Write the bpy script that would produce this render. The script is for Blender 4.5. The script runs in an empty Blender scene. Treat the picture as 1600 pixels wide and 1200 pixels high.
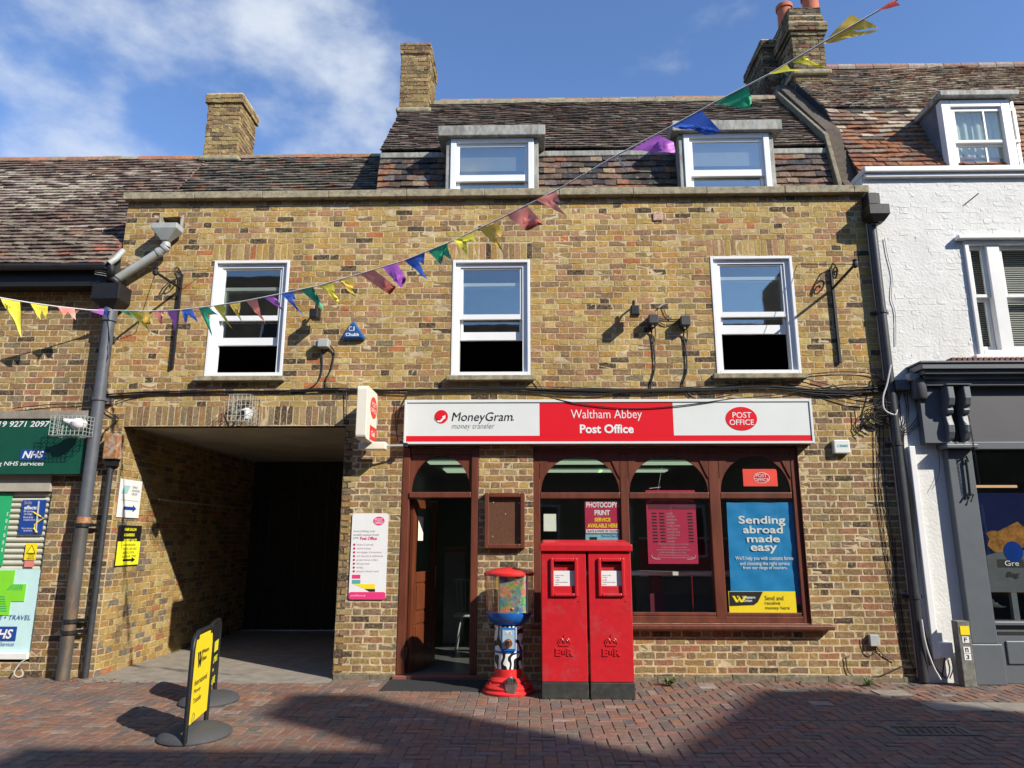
import bpy, math, random
import numpy as np
from math import sin, cos, tan, pi, radians, sqrt
rng = np.random.default_rng(7)
random.seed(7)
scene = bpy.context.scene
COL = scene.collection

# ------------------------------------------------------------------ camera, sky, sun, exposure
CAM = np.array([0.0, -8.35, 1.52])
YAW, PITCH, ROLL = radians(-1.30), radians(12.32), radians(0.06)
FOC = 1109.0                                   # focal length in photograph pixels (1600 wide)
fwd = np.array([sin(YAW)*cos(PITCH), cos(YAW)*cos(PITCH), sin(PITCH)])
rgt = np.cross(fwd, [0, 0, 1.0]); rgt /= np.linalg.norm(rgt)
upv = np.cross(rgt, fwd)
rgt, upv = rgt*cos(ROLL)+upv*sin(ROLL), upv*cos(ROLL)-rgt*sin(ROLL)
from mathutils import Matrix, Vector
cd = bpy.data.cameras.new('camera'); camo = bpy.data.objects.new('camera', cd); COL.objects.link(camo)
M = Matrix.Identity(4)
for i in range(3):
    M[i][0] = rgt[i]; M[i][1] = upv[i]; M[i][2] = -fwd[i]; M[i][3] = CAM[i]
camo.matrix_world = M
cd.sensor_width = 36; cd.lens = FOC/1600*36; cd.clip_start = 0.05; cd.clip_end = 2000
scene.camera = camo

SUN = Vector((1.3, -1.0, 1.1)).normalized()     # direction towards the sun
sl = bpy.data.lights.new('sun', 'SUN'); sl.energy = 4.8; sl.angle = radians(0.55); sl.color = (1.0, 0.935, 0.82)
so = bpy.data.objects.new('sun', sl); COL.objects.link(so)
so.rotation_euler = SUN.to_track_quat('Z', 'Y').to_euler()
scene.view_settings.view_transform = 'Standard'; scene.view_settings.look = 'None'
scene.view_settings.exposure = 0.52; scene.view_settings.gamma = 1
scene.view_settings.use_curve_mapping = False
world = bpy.data.worlds.new('World'); scene.world = world; world.use_nodes = True
nt = world.node_tree; nt.nodes.clear()
def N(t, typ, **kw):
    n = t.nodes.new(typ)
    for k, v in kw.items(): setattr(n, k, v)
    return n
wo = N(nt, 'ShaderNodeOutputWorld'); bg = N(nt, 'ShaderNodeBackground'); bg.inputs[1].default_value = 0.115
sky = N(nt, 'ShaderNodeTexSky', sky_type='NISHITA', sun_disc=False)
sky.sun_elevation = math.asin(SUN.z); sky.sun_rotation = math.atan2(SUN.x, SUN.y)
sky.altitude = 60; sky.air_density = 1.0; sky.dust_density = 0.25; sky.ozone_density = 3.0
tc = N(nt, 'ShaderNodeTexCoord')
mp = N(nt, 'ShaderNodeMapping'); mp.inputs['Scale'].default_value = (1, 1, 1.7)
nz = N(nt, 'ShaderNodeTexNoise'); nz.inputs['Scale'].default_value = 4.6; nz.inputs['Detail'].default_value = 9; nz.inputs['Roughness'].default_value = 0.55
nz.inputs['Distortion'].default_value = 0.0
def pixdir(px, py):
    d = fwd + rgt*(px-800)/FOC + upv*(600-py)/FOC
    return d/np.linalg.norm(d)
blobs = [((290, 205), 0.955, 0.992), ((105, 70), 0.980, 0.9985), ((255, 0), 0.988, 0.9995), ((450, 225), 0.974, 0.9975), ((80, 245), .988, .9995)]
last = None
for (px, py), lo, hi in blobs:                 # one bank of fair-weather cloud to the left, wisps elsewhere
    d = pixdir(px, py)
    dp = N(nt, 'ShaderNodeVectorMath', operation='DOT_PRODUCT'); dp.inputs[1].default_value = tuple(d)
    nt.links.new(tc.outputs['Generated'], dp.inputs[0])
    mr = N(nt, 'ShaderNodeMapRange'); mr.interpolation_type = 'SMOOTHSTEP'
    mr.inputs['From Min'].default_value = lo; mr.inputs['From Max'].default_value = hi
    mr.inputs['To Max'].default_value = 0.245
    nt.links.new(dp.outputs['Value'], mr.inputs['Value'])
    if last is None: last = mr.outputs[0]
    else:
        ad = N(nt, 'ShaderNodeMath', operation='MAXIMUM'); nt.links.new(last, ad.inputs[0]); nt.links.new(mr.outputs[0], ad.inputs[1]); last = ad.outputs[0]
nt.links.new(tc.outputs['Generated'], mp.inputs['Vector']); nt.links.new(mp.outputs[0], nz.inputs['Vector'])
ad = N(nt, 'ShaderNodeMath', operation='ADD'); nt.links.new(last, ad.inputs[0]); nt.links.new(nz.outputs[0], ad.inputs[1])
cr = N(nt, 'ShaderNodeValToRGB'); cr.color_ramp.interpolation = 'EASE'
cr.color_ramp.elements[0].position = 0.60; cr.color_ramp.elements[0].color = (0, 0, 0, 1)
cr.color_ramp.elements[1].position = 0.90; cr.color_ramp.elements[1].color = (.85, .85, .85, 1)
nt.links.new(ad.outputs[0], cr.inputs[0])
mx = N(nt, 'ShaderNodeMix', data_type='RGBA'); mx.inputs[7].default_value = (5.0, 5.4, 5.9, 1)
nt.links.new(cr.outputs[0], mx.inputs[0]); skt = N(nt, 'ShaderNodeVectorMath', operation='MULTIPLY'); skt.inputs[1].default_value = (1.0, 1.12, 1.32); nt.links.new(sky.outputs[0], skt.inputs[0]); nt.links.new(skt.outputs[0], mx.inputs[6])
nt.links.new(mx.outputs[2], bg.inputs[0]); nt.links.new(bg.outputs[0], wo.inputs[0])

# ------------------------------------------------------------------ pixel <-> place helpers (measuring the photograph)
def ray(px, py): return fwd + rgt*(px-800)/FOC + upv*(600-py)/FOC
def P(px, py, Y=0.0):                           # point of the photograph on the upright plane y = Y -> (X, Z)
    d = ray(px, py); t = (Y-CAM[1])/d[1]; p = CAM+t*d; return p[0], p[2]
def G(px, py, Z=0.0):
    d = ray(px, py); t = (Z-CAM[2])/d[2]; p = CAM+t*d; return p[0], p[1]
def PX(px, py, X):                              # on the plane x = X -> (Y, Z)
    d = ray(px, py); t = (X-CAM[0])/d[0]; p = CAM+t*d; return p[1], p[2]
def R4(x0, y0, x1, y1, Y=0.0):                  # rectangle on the plane y = Y
    xm, ym = (x0+x1)/2, (y0+y1)/2
    return P(x0, ym, Y)[0], P(x1, ym, Y)[0], P(xm, y1, Y)[1], P(xm, y0, Y)[1]

# ------------------------------------------------------------------ materials
def lin(c):
    return c/12.92 if c <= 0.04045 else ((c+0.055)/1.055)**2.4
def srgb(r, g, b, k=1.0): return (lin(r/255)*k, lin(g/255)*k, lin(b/255)*k)
def mat(name, col=(.5, .5, .5), rough=.6, metal=0, var=.12, scale=8, attr=False, bump=.0, bscale=60, spots=None, spec=.5, emit=0, coat=0, aniso=None):
    m = bpy.data.materials.new(name); m.use_nodes = True
    t = m.node_tree; b = t.nodes['Principled BSDF']
    b.inputs['Roughness'].default_value = rough; b.inputs['Metallic'].default_value = metal
    b.inputs['Specular IOR Level'].default_value = spec
    if coat: b.inputs['Coat Weight'].default_value = coat; b.inputs['Coat Roughness'].default_value = .12
    geo = N(t, 'ShaderNodeNewGeometry')
    if attr:
        a = N(t, 'ShaderNodeAttribute', attribute_name='tint'); c = a.outputs['Color']
    else:
        a = N(t, 'ShaderNodeRGB'); a.outputs[0].default_value = (*col, 1); c = a.outputs[0]
    pos = geo.outputs['Position']
    if aniso:
        mpn = N(t, 'ShaderNodeMapping'); mpn.inputs['Scale'].default_value = aniso; t.links.new(pos, mpn.inputs['Vector']); pos = mpn.outputs[0]
    if var:
        n1 = N(t, 'ShaderNodeTexNoise'); n1.inputs['Scale'].default_value = scale; n1.inputs['Detail'].default_value = 7; n1.inputs['Roughness'].default_value = .65
        t.links.new(pos, n1.inputs['Vector'])
        r = N(t, 'ShaderNodeMapRange'); r.inputs['From Min'].default_value = .3; r.inputs['From Max'].default_value = .7
        r.inputs['To Min'].default_value = 1-var; r.inputs['To Max'].default_value = 1+var
        t.links.new(n1.outputs[0], r.inputs['Value'])
        v = N(t, 'ShaderNodeVectorMath', operation='MULTIPLY'); t.links.new(c, v.inputs[0]); t.links.new(r.outputs[0], v.inputs[1]); c = v.outputs[0]
    if attr and bump > .0045 or name == 'mortar' or name == 'white_painted_brick':   # rain and soot streaks that run down the wall
        mpv = N(t, 'ShaderNodeMapping'); mpv.inputs['Scale'].default_value = (1.7, 1.7, .30); t.links.new(geo.outputs['Position'], mpv.inputs['Vector'])
        n5 = N(t, 'ShaderNodeTexNoise'); n5.inputs['Scale'].default_value = 1.6; n5.inputs['Detail'].default_value = 8; n5.inputs['Roughness'].default_value = .62; t.links.new(mpv.outputs[0], n5.inputs['Vector'])
        r5 = N(t, 'ShaderNodeMapRange'); r5.inputs['From Min'].default_value = .34; r5.inputs['From Max'].default_value = .66; r5.inputs['To Min'].default_value = .74 if name != 'white_painted_brick' else .93; r5.inputs['To Max'].default_value = 1.10 if name != 'white_painted_brick' else 1.02
        t.links.new(n5.outputs[0], r5.inputs['Value']); v5 = N(t, 'ShaderNodeVectorMath', operation='MULTIPLY'); t.links.new(c, v5.inputs[0]); t.links.new(r5.outputs[0], v5.inputs[1]); c = v5.outputs[0]
    for sp in (spots or []):                    # (scale, lo, hi, colour, strength)
        n2 = N(t, 'ShaderNodeTexNoise'); n2.inputs['Scale'].default_value = sp[0]; n2.inputs['Detail'].default_value = 6; n2.inputs['Roughness'].default_value = .7
        t.links.new(pos, n2.inputs['Vector'])
        r2 = N(t, 'ShaderNodeMapRange'); r2.inputs['From Min'].default_value = sp[1]; r2.inputs['From Max'].default_value = sp[2]; r2.inputs['To Max'].default_value = sp[4]
        t.links.new(n2.outputs[0], r2.inputs['Value'])
        mxn = N(t, 'ShaderNodeMix', data_type='RGBA'); t.links.new(r2.outputs[0], mxn.inputs[0]); t.links.new(c, mxn.inputs[6]); mxn.inputs[7].default_value = (*sp[3], 1); c = mxn.outputs[2]
    t.links.new(c, b.inputs['Base Color'])
    if bump:
        n3 = N(t, 'ShaderNodeTexNoise'); n3.inputs['Scale'].default_value = bscale; n3.inputs['Detail'].default_value = 6; t.links.new(pos, n3.inputs['Vector'])
        bn = N(t, 'ShaderNodeBump'); bn.inputs['Strength'].default_value = 1.0; bn.inputs['Distance'].default_value = bump; t.links.new(n3.outputs[0], bn.inputs['Height']); t.links.new(bn.outputs[0], b.inputs['Normal'])
    if emit:
        b.inputs['Emission Color'].default_value = (*col, 1); b.inputs['Emission Strength'].default_value = emit
    return m
def glass(name, fac=.1, tint=(.86, .9, .88), wob=0.0):
    m = bpy.data.materials.new(name); m.use_nodes = True; t = m.node_tree; t.nodes.clear()
    o = N(t, 'ShaderNodeOutputMaterial'); tr = N(t, 'ShaderNodeBsdfTransparent'); gl = N(t, 'ShaderNodeBsdfGlossy'); mxs = N(t, 'ShaderNodeMixShader')
    tr.inputs[0].default_value = (*tint, 1); gl.inputs['Roughness'].default_value = .02; gl.inputs[0].default_value = (.97, .93, .86, 1)
    ge = N(t, 'ShaderNodeNewGeometry'); dt = N(t, 'ShaderNodeVectorMath', operation='DOT_PRODUCT'); t.links.new(ge.outputs['Normal'], dt.inputs[0]); t.links.new(ge.outputs['Incoming'], dt.inputs[1])
    ab = N(t, 'ShaderNodeMath', operation='ABSOLUTE'); t.links.new(dt.outputs['Value'], ab.inputs[0])
    su = N(t, 'ShaderNodeMath', operation='SUBTRACT'); su.inputs[0].default_value = 1; t.links.new(ab.outputs[0], su.inputs[1])
    po = N(t, 'ShaderNodeMath', operation='POWER'); po.inputs[1].default_value = 5; t.links.new(su.outputs[0], po.inputs[0])
    ma = N(t, 'ShaderNodeMath', operation='MULTIPLY_ADD'); ma.inputs[1].default_value = .9; ma.inputs[2].default_value = fac; ma.use_clamp = True
    t.links.new(po.outputs[0], ma.inputs[0]); t.links.new(ma.outputs[0], mxs.inputs[0])
    t.links.new(tr.outputs[0], mxs.inputs[1]); t.links.new(gl.outputs[0], mxs.inputs[2]); t.links.new(mxs.outputs[0], o.inputs[0])
    geo = N(t, 'ShaderNodeNewGeometry'); nzz = N(t, 'ShaderNodeTexNoise'); nzz.inputs['Scale'].default_value = 2.2; t.links.new(geo.outputs['Position'], nzz.inputs['Vector'])
    bn = N(t, 'ShaderNodeBump'); bn.inputs['Distance'].default_value = .0007+wob; t.links.new(nzz.outputs[0], bn.inputs['Height']); t.links.new(bn.outputs[0], gl.inputs['Normal'])
    return m
BR = mat('stock_brick', attr=True, rough=.92, var=.34, scale=30, bump=.005, bscale=85, spec=.2,
         spots=[(16, .50, .70, (.42, .235, .07), .40), (19, .55, .70, (.17, .105, .065), .55), (38, .50, .74, (.46, .36, .20), .7), (95, .62, .72, (.07, .055, .045), .6), (1.1, .55, .75, (.12, .10, .08), .22)])
MORT = mat('mortar', (.54, .435, .27), .95, var=.3, scale=14, bump=.006, bscale=120, spec=.1, spots=[(2.0, .55, .75, (.16, .13, .10), .5)])
DIRTB = mat('dark_weathered_brick', attr=True, rough=.95, var=.45, scale=26, bump=.006, bscale=70, spec=.15, spots=[(9, .5, .65, (.045, .042, .035), .7), (35, .6, .7, (.35, .30, .16), .5)])
TILE = mat('clay_roof_tile', attr=True, rough=.9, var=.45, scale=22, bump=.005, bscale=90, spec=.2, spots=[(14, .58, .70, (.42, .37, .27), .45), (40, .6, .7, (.03, .027, .025), .8), (3.0, .56, .7, (.05, .045, .04), .6)])
TILEL = mat('lichened_roof_tile', attr=True, rough=.92, var=.4, scale=22, bump=.005, bscale=90, spec=.2, spots=[(16, .50, .62, (.55, .50, .40), .7), (45, .6, .7, (.03, .027, .025), .8), (7, .62, .72, (.45, .24, .04), .5)])
PAV = mat('paver_brick', attr=True, rough=.82, var=.3, scale=18, bump=.003, bscale=130, spec=.3, spots=[(2.6, .52, .75, (.075, .056, .048), .5), (240, .66, .74, (.26, .21, .18), .35), (9, .66, .72, (.05, .043, .04), .6)])
SAND = mat('joint_sand', (.15, .115, .09), .95, var=.3, scale=20)
STREET = mat('street_surface', (.085, .07, .06), .9, var=.3, scale=2, bump=.004)
CONC = mat('concrete', (.25, .22, .18), .9, var=.25, scale=6, bump=.004, bscale=70, spots=[(3.2, .5, .7, (.15, .13, .11), .55), (60, .62, .72, (.08, .07, .06), .5)])
STONE = mat('weathered_stone', (.30, .26, .17), .92, var=.35, scale=12, bump=.006, bscale=60, spots=[(10, .5, .66, (.10, .09, .06), .7), (30, .58, .7, (.45, .42, .30), .5)])
GATEF = mat('worn_gully_surround', (.13, .12, .10), .85, var=.3, scale=20)
PLIN = mat('mossy_plinth', (.17, .145, .10), .95, var=.4, scale=14, bump=.006, bscale=50, spots=[(8, .48, .64, (.055, .055, .035), .8), (30, .58, .7, (.33, .28, .18), .5)])
LEADC = mat('pale_lead_capping', (.30, .30, .27), .7, var=.35, scale=16, bump=.003, aniso=(1, 1, .35), spots=[(9, .48, .62, (.13, .12, .10), .7), (24, .6, .7, (.5, .48, .42), .6)])
LEAD = mat('lead_sheet', (.115, .125, .145), .6, var=.25, scale=6, bump=.003, bscale=20)
WHITE = mat('white_gloss_paint', (.70, .70, .68), .35, var=.05, scale=5, spots=[(7, .62, .8, (.55, .52, .45), .35)])
WHITEU = mat('white_window_plastic', (.74, .75, .75), .3, var=.03, scale=4)
WALLW = mat('white_painted_brick', (.66, .655, .63), .8, var=.07, scale=4, bump=.006, bscale=30, spots=[(2.2, .62, .8, (.50, .47, .40), .35), (30, .68, .76, (.35, .3, .22), .35)])
BROWNP = mat('red_brown_woodstain', (.125, .036, .020), .38, var=.3, scale=9, aniso=(1, 1, .18), bump=.0015, bscale=40, coat=.15)
DOORM = mat('varnished_door', (.125, .035, .015), .35, var=.3, scale=10, aniso=(1, 1, .15), coat=.25)
DARKIN = mat('shade_dark_interior', (.045, .047, .05), .8, var=.2, scale=1)  # near-black colour puts the dimness of the rooms into their surfaces
VDARK = mat('unlit_interior', (.022, .022, .024), .9, var=.2, scale=1)  # colour carries the darkness of unlit rooms; reused for roof decks
SHOPIN = mat('shop_wall_paint', (.22, .23, .23), .8, var=.1, scale=1)
SHOPFL = mat('shop_floor_vinyl', (.10, .10, .10), .35, var=.3, scale=3)
CEIL = mat('passage_plaster', (.36, .33, .27), .85, var=.2, scale=2, bump=.003)
IRON = mat('black_iron', (.018, .018, .020), .5, metal=.3, var=.3, scale=30, bump=.001)
PIPEB = mat('black_pipe_paint', (.035, .037, .042), .42, var=.25, scale=10, bump=.001, bscale=30)
PIPEG = mat('grey_plastic_pipe', (.085, .092, .105), .45, var=.15, scale=10, spots=[(6, .58, .72, (.05, .045, .04), .5)])
PIPER = mat('rust_streaked_pipe', (.075, .07, .065), .5, var=.3, scale=6, aniso=(1, 1, .25), spots=[(5, .50, .62, (.20, .12, .06), .7)])
PIPEL = mat('pale_grey_plastic', (.36, .38, .36), .5, var=.12, scale=10, spots=[(14, .6, .7, (.15, .15, .13), .5)])
RUST = mat('rusty_metal', (.30, .13, .05), .85, var=.4, scale=25, spots=[(12, .5, .6, (.38, .34, .28), .7)])
CABLE = mat('black_cable', (.014, .013, .013), .6, var=.1)
CABLEW = mat('white_cable', (.60, .60, .57), .6, var=.1)
REDP = mat('post_box_red_paint', (.50, .010, .018), .42, var=.10, scale=14, bump=.0012, bscale=80, coat=.1, spots=[(4, .54, .66, (.40, .045, .05), .75), (22, .63, .70, (.30, .07, .065), .6), (60, .68, .72, (.12, .03, .03), .6)])
BLACKP = mat('black_gloss_base', (.028, .030, .028), .55, var=.35, scale=14, bump=.001, spots=[(9, .5, .7, (.09, .085, .07), .5)])
SIGNW = mat('sign_white', (.66, .69, .67), .3, var=.03, scale=3, coat=.3)
SIGNR = mat('sign_red', (.66, .012, .022), .3, var=.03, scale=3, coat=.3)
WHT = mat('print_white', (.72, .72, .72), .5, var=.03)
CREAM = mat('cream_lightbox', (.72, .68, .58), .4, var=.04)
BLK = mat('print_black', (.012, .012, .013), .5, var=.05)
GRYT = mat('print_grey', (.36, .36, .37), .5, var=.05)
PINK = mat('print_pink', (.72, .035, .18), .5, var=.04)
LILAC = mat('print_faded_lilac', (.55, .42, .52), .5, var=.04)
BLUEP = mat('poster_blue', (.012, .22, .50), .45, var=.12, scale=7)
YELP = mat('print_yellow', (.85, .64, .015), .45, var=.05)
YELF = mat('print_lemon', (.82, .78, .03), .45, var=.05)
NHSB = mat('print_deep_blue', (.012, .055, .27), .45, var=.05)
TEALP = mat('print_teal', (.08, .36, .34), .5, var=.04)
GREENS = mat('dark_green_sign', (.008, .072, .045), .35, var=.06, coat=.2)
GRNP = mat('print_green', (.02, .36, .13), .5, var=.05)
LIME = mat('print_lime', (.20, .62, .03), .5, var=.05)
AQUA = mat('pale_aqua_vinyl', (.50, .72, .72), .4, var=.05, coat=.2)
MAROON = mat('poster_maroon', (.42, .018, .065), .5, var=.08)
MAROOND = mat('poster_dark_maroon', (.13, .012, .03), .5, var=.08)
BRASSY = mat('cork_panel', (.15, .055, .028), .8, var=.3, scale=40, bump=.001, spots=[(50, .66, .72, (.5, .4, .3), .6)])
RUBBER = mat('grey_rubber', (.055, .056, .058), .75, var=.3, scale=150, bump=.0015, bscale=200)
SLATEP = mat('slate_grey_paint', (.105, .118, .132), .42, var=.07, scale=5, coat=.1, bump=.0008)
DKGREY = mat('fascia_grey_board', (.072, .072, .082), .5, var=.06, scale=3)
SHUT = mat('shutter_slat_paint', (.50, .50, .40), .45, var=.1, scale=5)
MATTRUB = mat('ribbed_mat', (.030, .030, .032), .85, var=.3, scale=60)
SILV = mat('chromed_metal', (.62, .62, .62), .22, metal=1, var=.05)
BLUEG = mat('blue_plastic', (.01, .11, .42), .3, var=.06, coat=.3)
REDPL = mat('red_plastic', (.68, .03, .03), .3, var=.07, coat=.3)
CLEAR = glass('clear_plastic', .13, (.95, .90, .88))
GLU = glass('upper_window_glass', .19)
GLS = glass('shop_window_glass', .04, (.95, .97, .96))
GLD = glass('dormer_window_glass', .30)
CURT = mat('net_curtain', (.62, .66, .58), .9, var=.12, scale=12, aniso=(6, 1, .4))
BLIND = mat('blind_slat', (.42, .41, .38), .6, var=.05)
TERR = mat('terracotta', (.42, .12, .06), .8, var=.2, scale=10)
RIDGE = mat('ridge_clay', attr=True, rough=.9, var=.3, scale=20, bump=.004, spots=[(25, .58, .68, (.42, .38, .26), .6)])
LEAFM = mat('weed_leaf', (.07, .12, .025), .7, var=.3, scale=40)
PAPER = mat('paper', (.72, .73, .62), .8, var=.04)
def lampmat(name, col, s):
    m = mat(name, col, .5, var=0, emit=s); return m
LAMPG = lampmat('lit_ceiling_panel', (.50, .66, .46), .55)
OPPW = mat('opposite_brick', (.24, .17, .11), .9, var=.3, scale=3)
OPPR = mat('opposite_roof', (.12, .07, .05), .9, var=.3, scale=6)

# zebra print
ZEB = bpy.data.materials.new('zebra_print'); ZEB.use_nodes = True
_t = ZEB.node_tree; _b = _t.nodes['Principled BSDF']; _b.inputs['Roughness'].default_value = .35
_g = N(_t, 'ShaderNodeNewGeometry'); _mpn = N(_t, 'ShaderNodeMapping'); _mpn.inputs['Scale'].default_value = (1, 1, .75)
_w = N(_t, 'ShaderNodeTexWave'); _w.inputs['Scale'].default_value = 5.0; _w.inputs['Distortion'].default_value = 11; _w.inputs['Detail'].default_value = 1; _w.inputs['Detail Scale'].default_value = 1.6
_r = N(_t, 'ShaderNodeValToRGB'); _r.color_ramp.interpolation = 'CONSTANT'; _r.color_ramp.elements[0].color = (.012, .012, .012, 1); _r.color_ramp.elements[1].position = .46; _r.color_ramp.elements[1].color = (.78, .78, .78, 1)
_t.links.new(_g.outputs['Position'], _mpn.inputs[0]); _t.links.new(_mpn.outputs[0], _w.inputs['Vector']); _t.links.new(_w.outputs[1], _r.inputs[0]); _t.links.new(_r.outputs[0], _b.inputs['Base Color'])
# multicoloured sweet packaging
CANDY = bpy.data.materials.new('sweets_print'); CANDY.use_nodes = True
_t = CANDY.node_tree; _b = _t.nodes['Principled BSDF']; _b.inputs['Roughness'].default_value = .4
_g = N(_t, 'ShaderNodeNewGeometry'); _v = N(_t, 'ShaderNodeTexVoronoi'); _v.inputs['Scale'].default_value = 42; _n = N(_t, 'ShaderNodeTexNoise'); _n.inputs['Scale'].default_value = 9
_r = N(_t, 'ShaderNodeValToRGB'); _r.color_ramp.elements[0].color = (.02, .10, .45, 1); _r.color_ramp.elements[1].color = (.30, .05, .40, 1)
_e = _r.color_ramp.elements
for _p, _c in ((.36, (.05, .25, .6, 1)), (.46, (.15, .5, .12, 1)), (.53, (.75, .35, .06, 1)), (.62, (.7, .10, .12, 1))):
    _x = _e.new(_p); _x.color = _c
_t.links.new(_g.outputs['Position'], _v.inputs['Vector']); _t.links.new(_g.outputs['Position'], _n.inputs['Vector']); _t.links.new(_n.outputs[0], _r.inputs[0])
_m = N(_t, 'ShaderNodeMix', data_type='RGBA'); _m.inputs[0].default_value = .35; _t.links.new(_r.outputs[0], _m.inputs[6]); _t.links.new(_v.outputs['Color'], _m.inputs[7]); _t.links.new(_m.outputs[2], _b.inputs['Base Color'])

# ------------------------------------------------------------------ mesh helpers
class Fr:                                        # a flat frame in the world: a along u, b along v, c outwards
    def __init__(s, O, u, v, n): s.O, s.u, s.v, s.n = [np.array(q, float) for q in (O, u, v, n)]
    def __call__(s, a, b, c=0.0):
        a, b, c = np.broadcast_arrays(np.asarray(a, float), b, c)
        return s.O + a[..., None]*s.u + b[..., None]*s.v + c[..., None]*s.n
FRONT = Fr((0, 0, 0), (1, 0, 0), (0, 0, 1), (0, -1, 0))
class MB:
    def __init__(s): s.V = []; s.F = []; s.C = []; s.n = 0; s.has = False
    def add(s, v, faces, col=None):
        v = np.asarray(v, float).reshape(-1, 3); s.V.append(v)
        if isinstance(faces, np.ndarray): faces = [faces]
        if len(faces) and not isinstance(faces[0], np.ndarray):
            byk = {}
            for f in faces: byk.setdefault(len(f), []).append(f)
            faces = [np.array(q, int) for q in byk.values()]
        for f in faces: s.F.append(f+s.n)
        if col is not None:
            s.has = True; c = np.asarray(col, float)
            if c.ndim == 1: c = np.broadcast_to(c[:3], (len(v), 3))
        else: c = np.ones((len(v), 3))
        s.C.append(c); s.n += len(v); return s
    def box(s, x0, x1, y0, y1, z0, z1, col=None, fr=None):
        if x0 > x1: x0, x1 = x1, x0
        if y0 > y1: y0, y1 = y1, y0
        if z0 > z1: z0, z1 = z1, z0
        v = np.array([(x, y, z) for x in (x0, x1) for y in (y0, y1) for z in (z0, z1)], float)
        if fr is not None: v = fr(v[:, 0], v[:, 2], -v[:, 1])
        return s.add(v, [(0, 1, 3, 2), (4, 6, 7, 5), (0, 4, 5, 1), (2, 3, 7, 6), (0, 2, 6, 4), (1, 5, 7, 3)], col)
    def prism(s, pts, fr, c0, c1, col=None):     # polygon in frame (a,b), from c0 to c1
        p = np.array(pts, float); n = len(p)
        v = np.vstack([fr(p[:, 0], p[:, 1], c0), fr(p[:, 0], p[:, 1], c1)])
        f = [list(range(n)), list(range(2*n-1, n-1, -1))]+[(i, i+n, (i+1) % n+n, (i+1) % n) for i in range(n)]
        return s.add(v, f, col)
    def tube(s, pts, r, n=6, col=None, caps=True):
        p = np.array(pts, float); m = len(p)
        r = np.broadcast_to(r, (m,))
        t = np.gradient(p, axis=0); t /= np.linalg.norm(t, axis=1)[:, None]+1e-9
        ref = np.array([0, 0, 1.0]) if abs(t[0][2]) < .9 else np.array([1.0, 0, 0])
        a = np.cross(t, ref); a /= np.linalg.norm(a, axis=1)[:, None]+1e-9; b = np.cross(t, a)
        an = np.arange(n)*2*pi/n
        v = (p[:, None]+r[:, None, None]*(np.cos(an)[None, :, None]*a[:, None]+np.sin(an)[None, :, None]*b[:, None])).reshape(-1, 3)
        f = [(i*n+j, i*n+(j+1) % n, (i+1)*n+(j+1) % n, (i+1)*n+j) for i in range(m-1) for j in range(n)]
        if caps: f += [list(range(n))[::-1], [(m-1)*n+j for j in range(n)]]
        return s.add(v, f, col)
    def lathe(s, prof, cx, cy, n=32, col=None, sx=1, sy=1):
        m = len(prof); an = np.arange(n)*2*pi/n
        v = np.array([(cx+r*cos(q)*sx, cy+r*sin(q)*sy, z) for r, z in prof for q in an])
        f = [(i*n+j, i*n+(j+1) % n, (i+1)*n+(j+1) % n, (i+1)*n+j) for i in range(m-1) for j in range(n)]
        f += [list(range(n))[::-1], [(m-1)*n+j for j in range(n)]]
        return s.add(v, f, col)
    def ell(s, cx, cz, rx, rz, fr, c0, c1, n=40, col=None):
        return s.prism([(cx+rx*cos(i*2*pi/n), cz+rz*sin(i*2*pi/n)) for i in range(n)], fr, c0, c1, col)
    def frame(s, x0, x1, z0, z1, w, y0, y1, wb=None, wt=None, fr=None):   # a ring of four bars
        wb = w if wb is None else wb; wt = w if wt is None else wt
        s.box(x0, x0+w, y0, y1, z0, z1, fr=fr); s.box(x1-w, x1, y0, y1, z0, z1, fr=fr)
        s.box(x0+w, x1-w, y0, y1, z0, z0+wb, fr=fr); s.box(x0+w, x1-w, y0, y1, z1-wt, z1, fr=fr); return s
ORG = {}
def mesh_from(mb, name, ctr):
    V = np.vstack(mb.V)-ctr
    me = bpy.data.meshes.new(name)
    me.vertices.add(len(V)); me.vertices.foreach_set('co', V.ravel())
    lt = np.concatenate([np.full(len(f), f.shape[1]) for f in mb.F]); li = np.concatenate([f.ravel() for f in mb.F])
    me.loops.add(len(li)); me.loops.foreach_set('vertex_index', li.astype(np.int32))
    me.polygons.add(len(lt)); me.polygons.foreach_set('loop_start', (np.cumsum(lt)-lt).astype(np.int32))
    try: me.polygons.foreach_set('loop_total', lt.astype(np.int32))
    except Exception: pass
    me.polygons.foreach_set('use_smooth', np.zeros(len(lt), bool))
    me.update(calc_edges=True)
    if mb.has:
        C4 = np.hstack([np.vstack(mb.C), np.ones((len(V), 1))]); a = me.color_attributes.new('tint', 'FLOAT_COLOR', 'POINT'); a.data.foreach_set('color', C4.ravel())
    me.validate()
    return me
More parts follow.
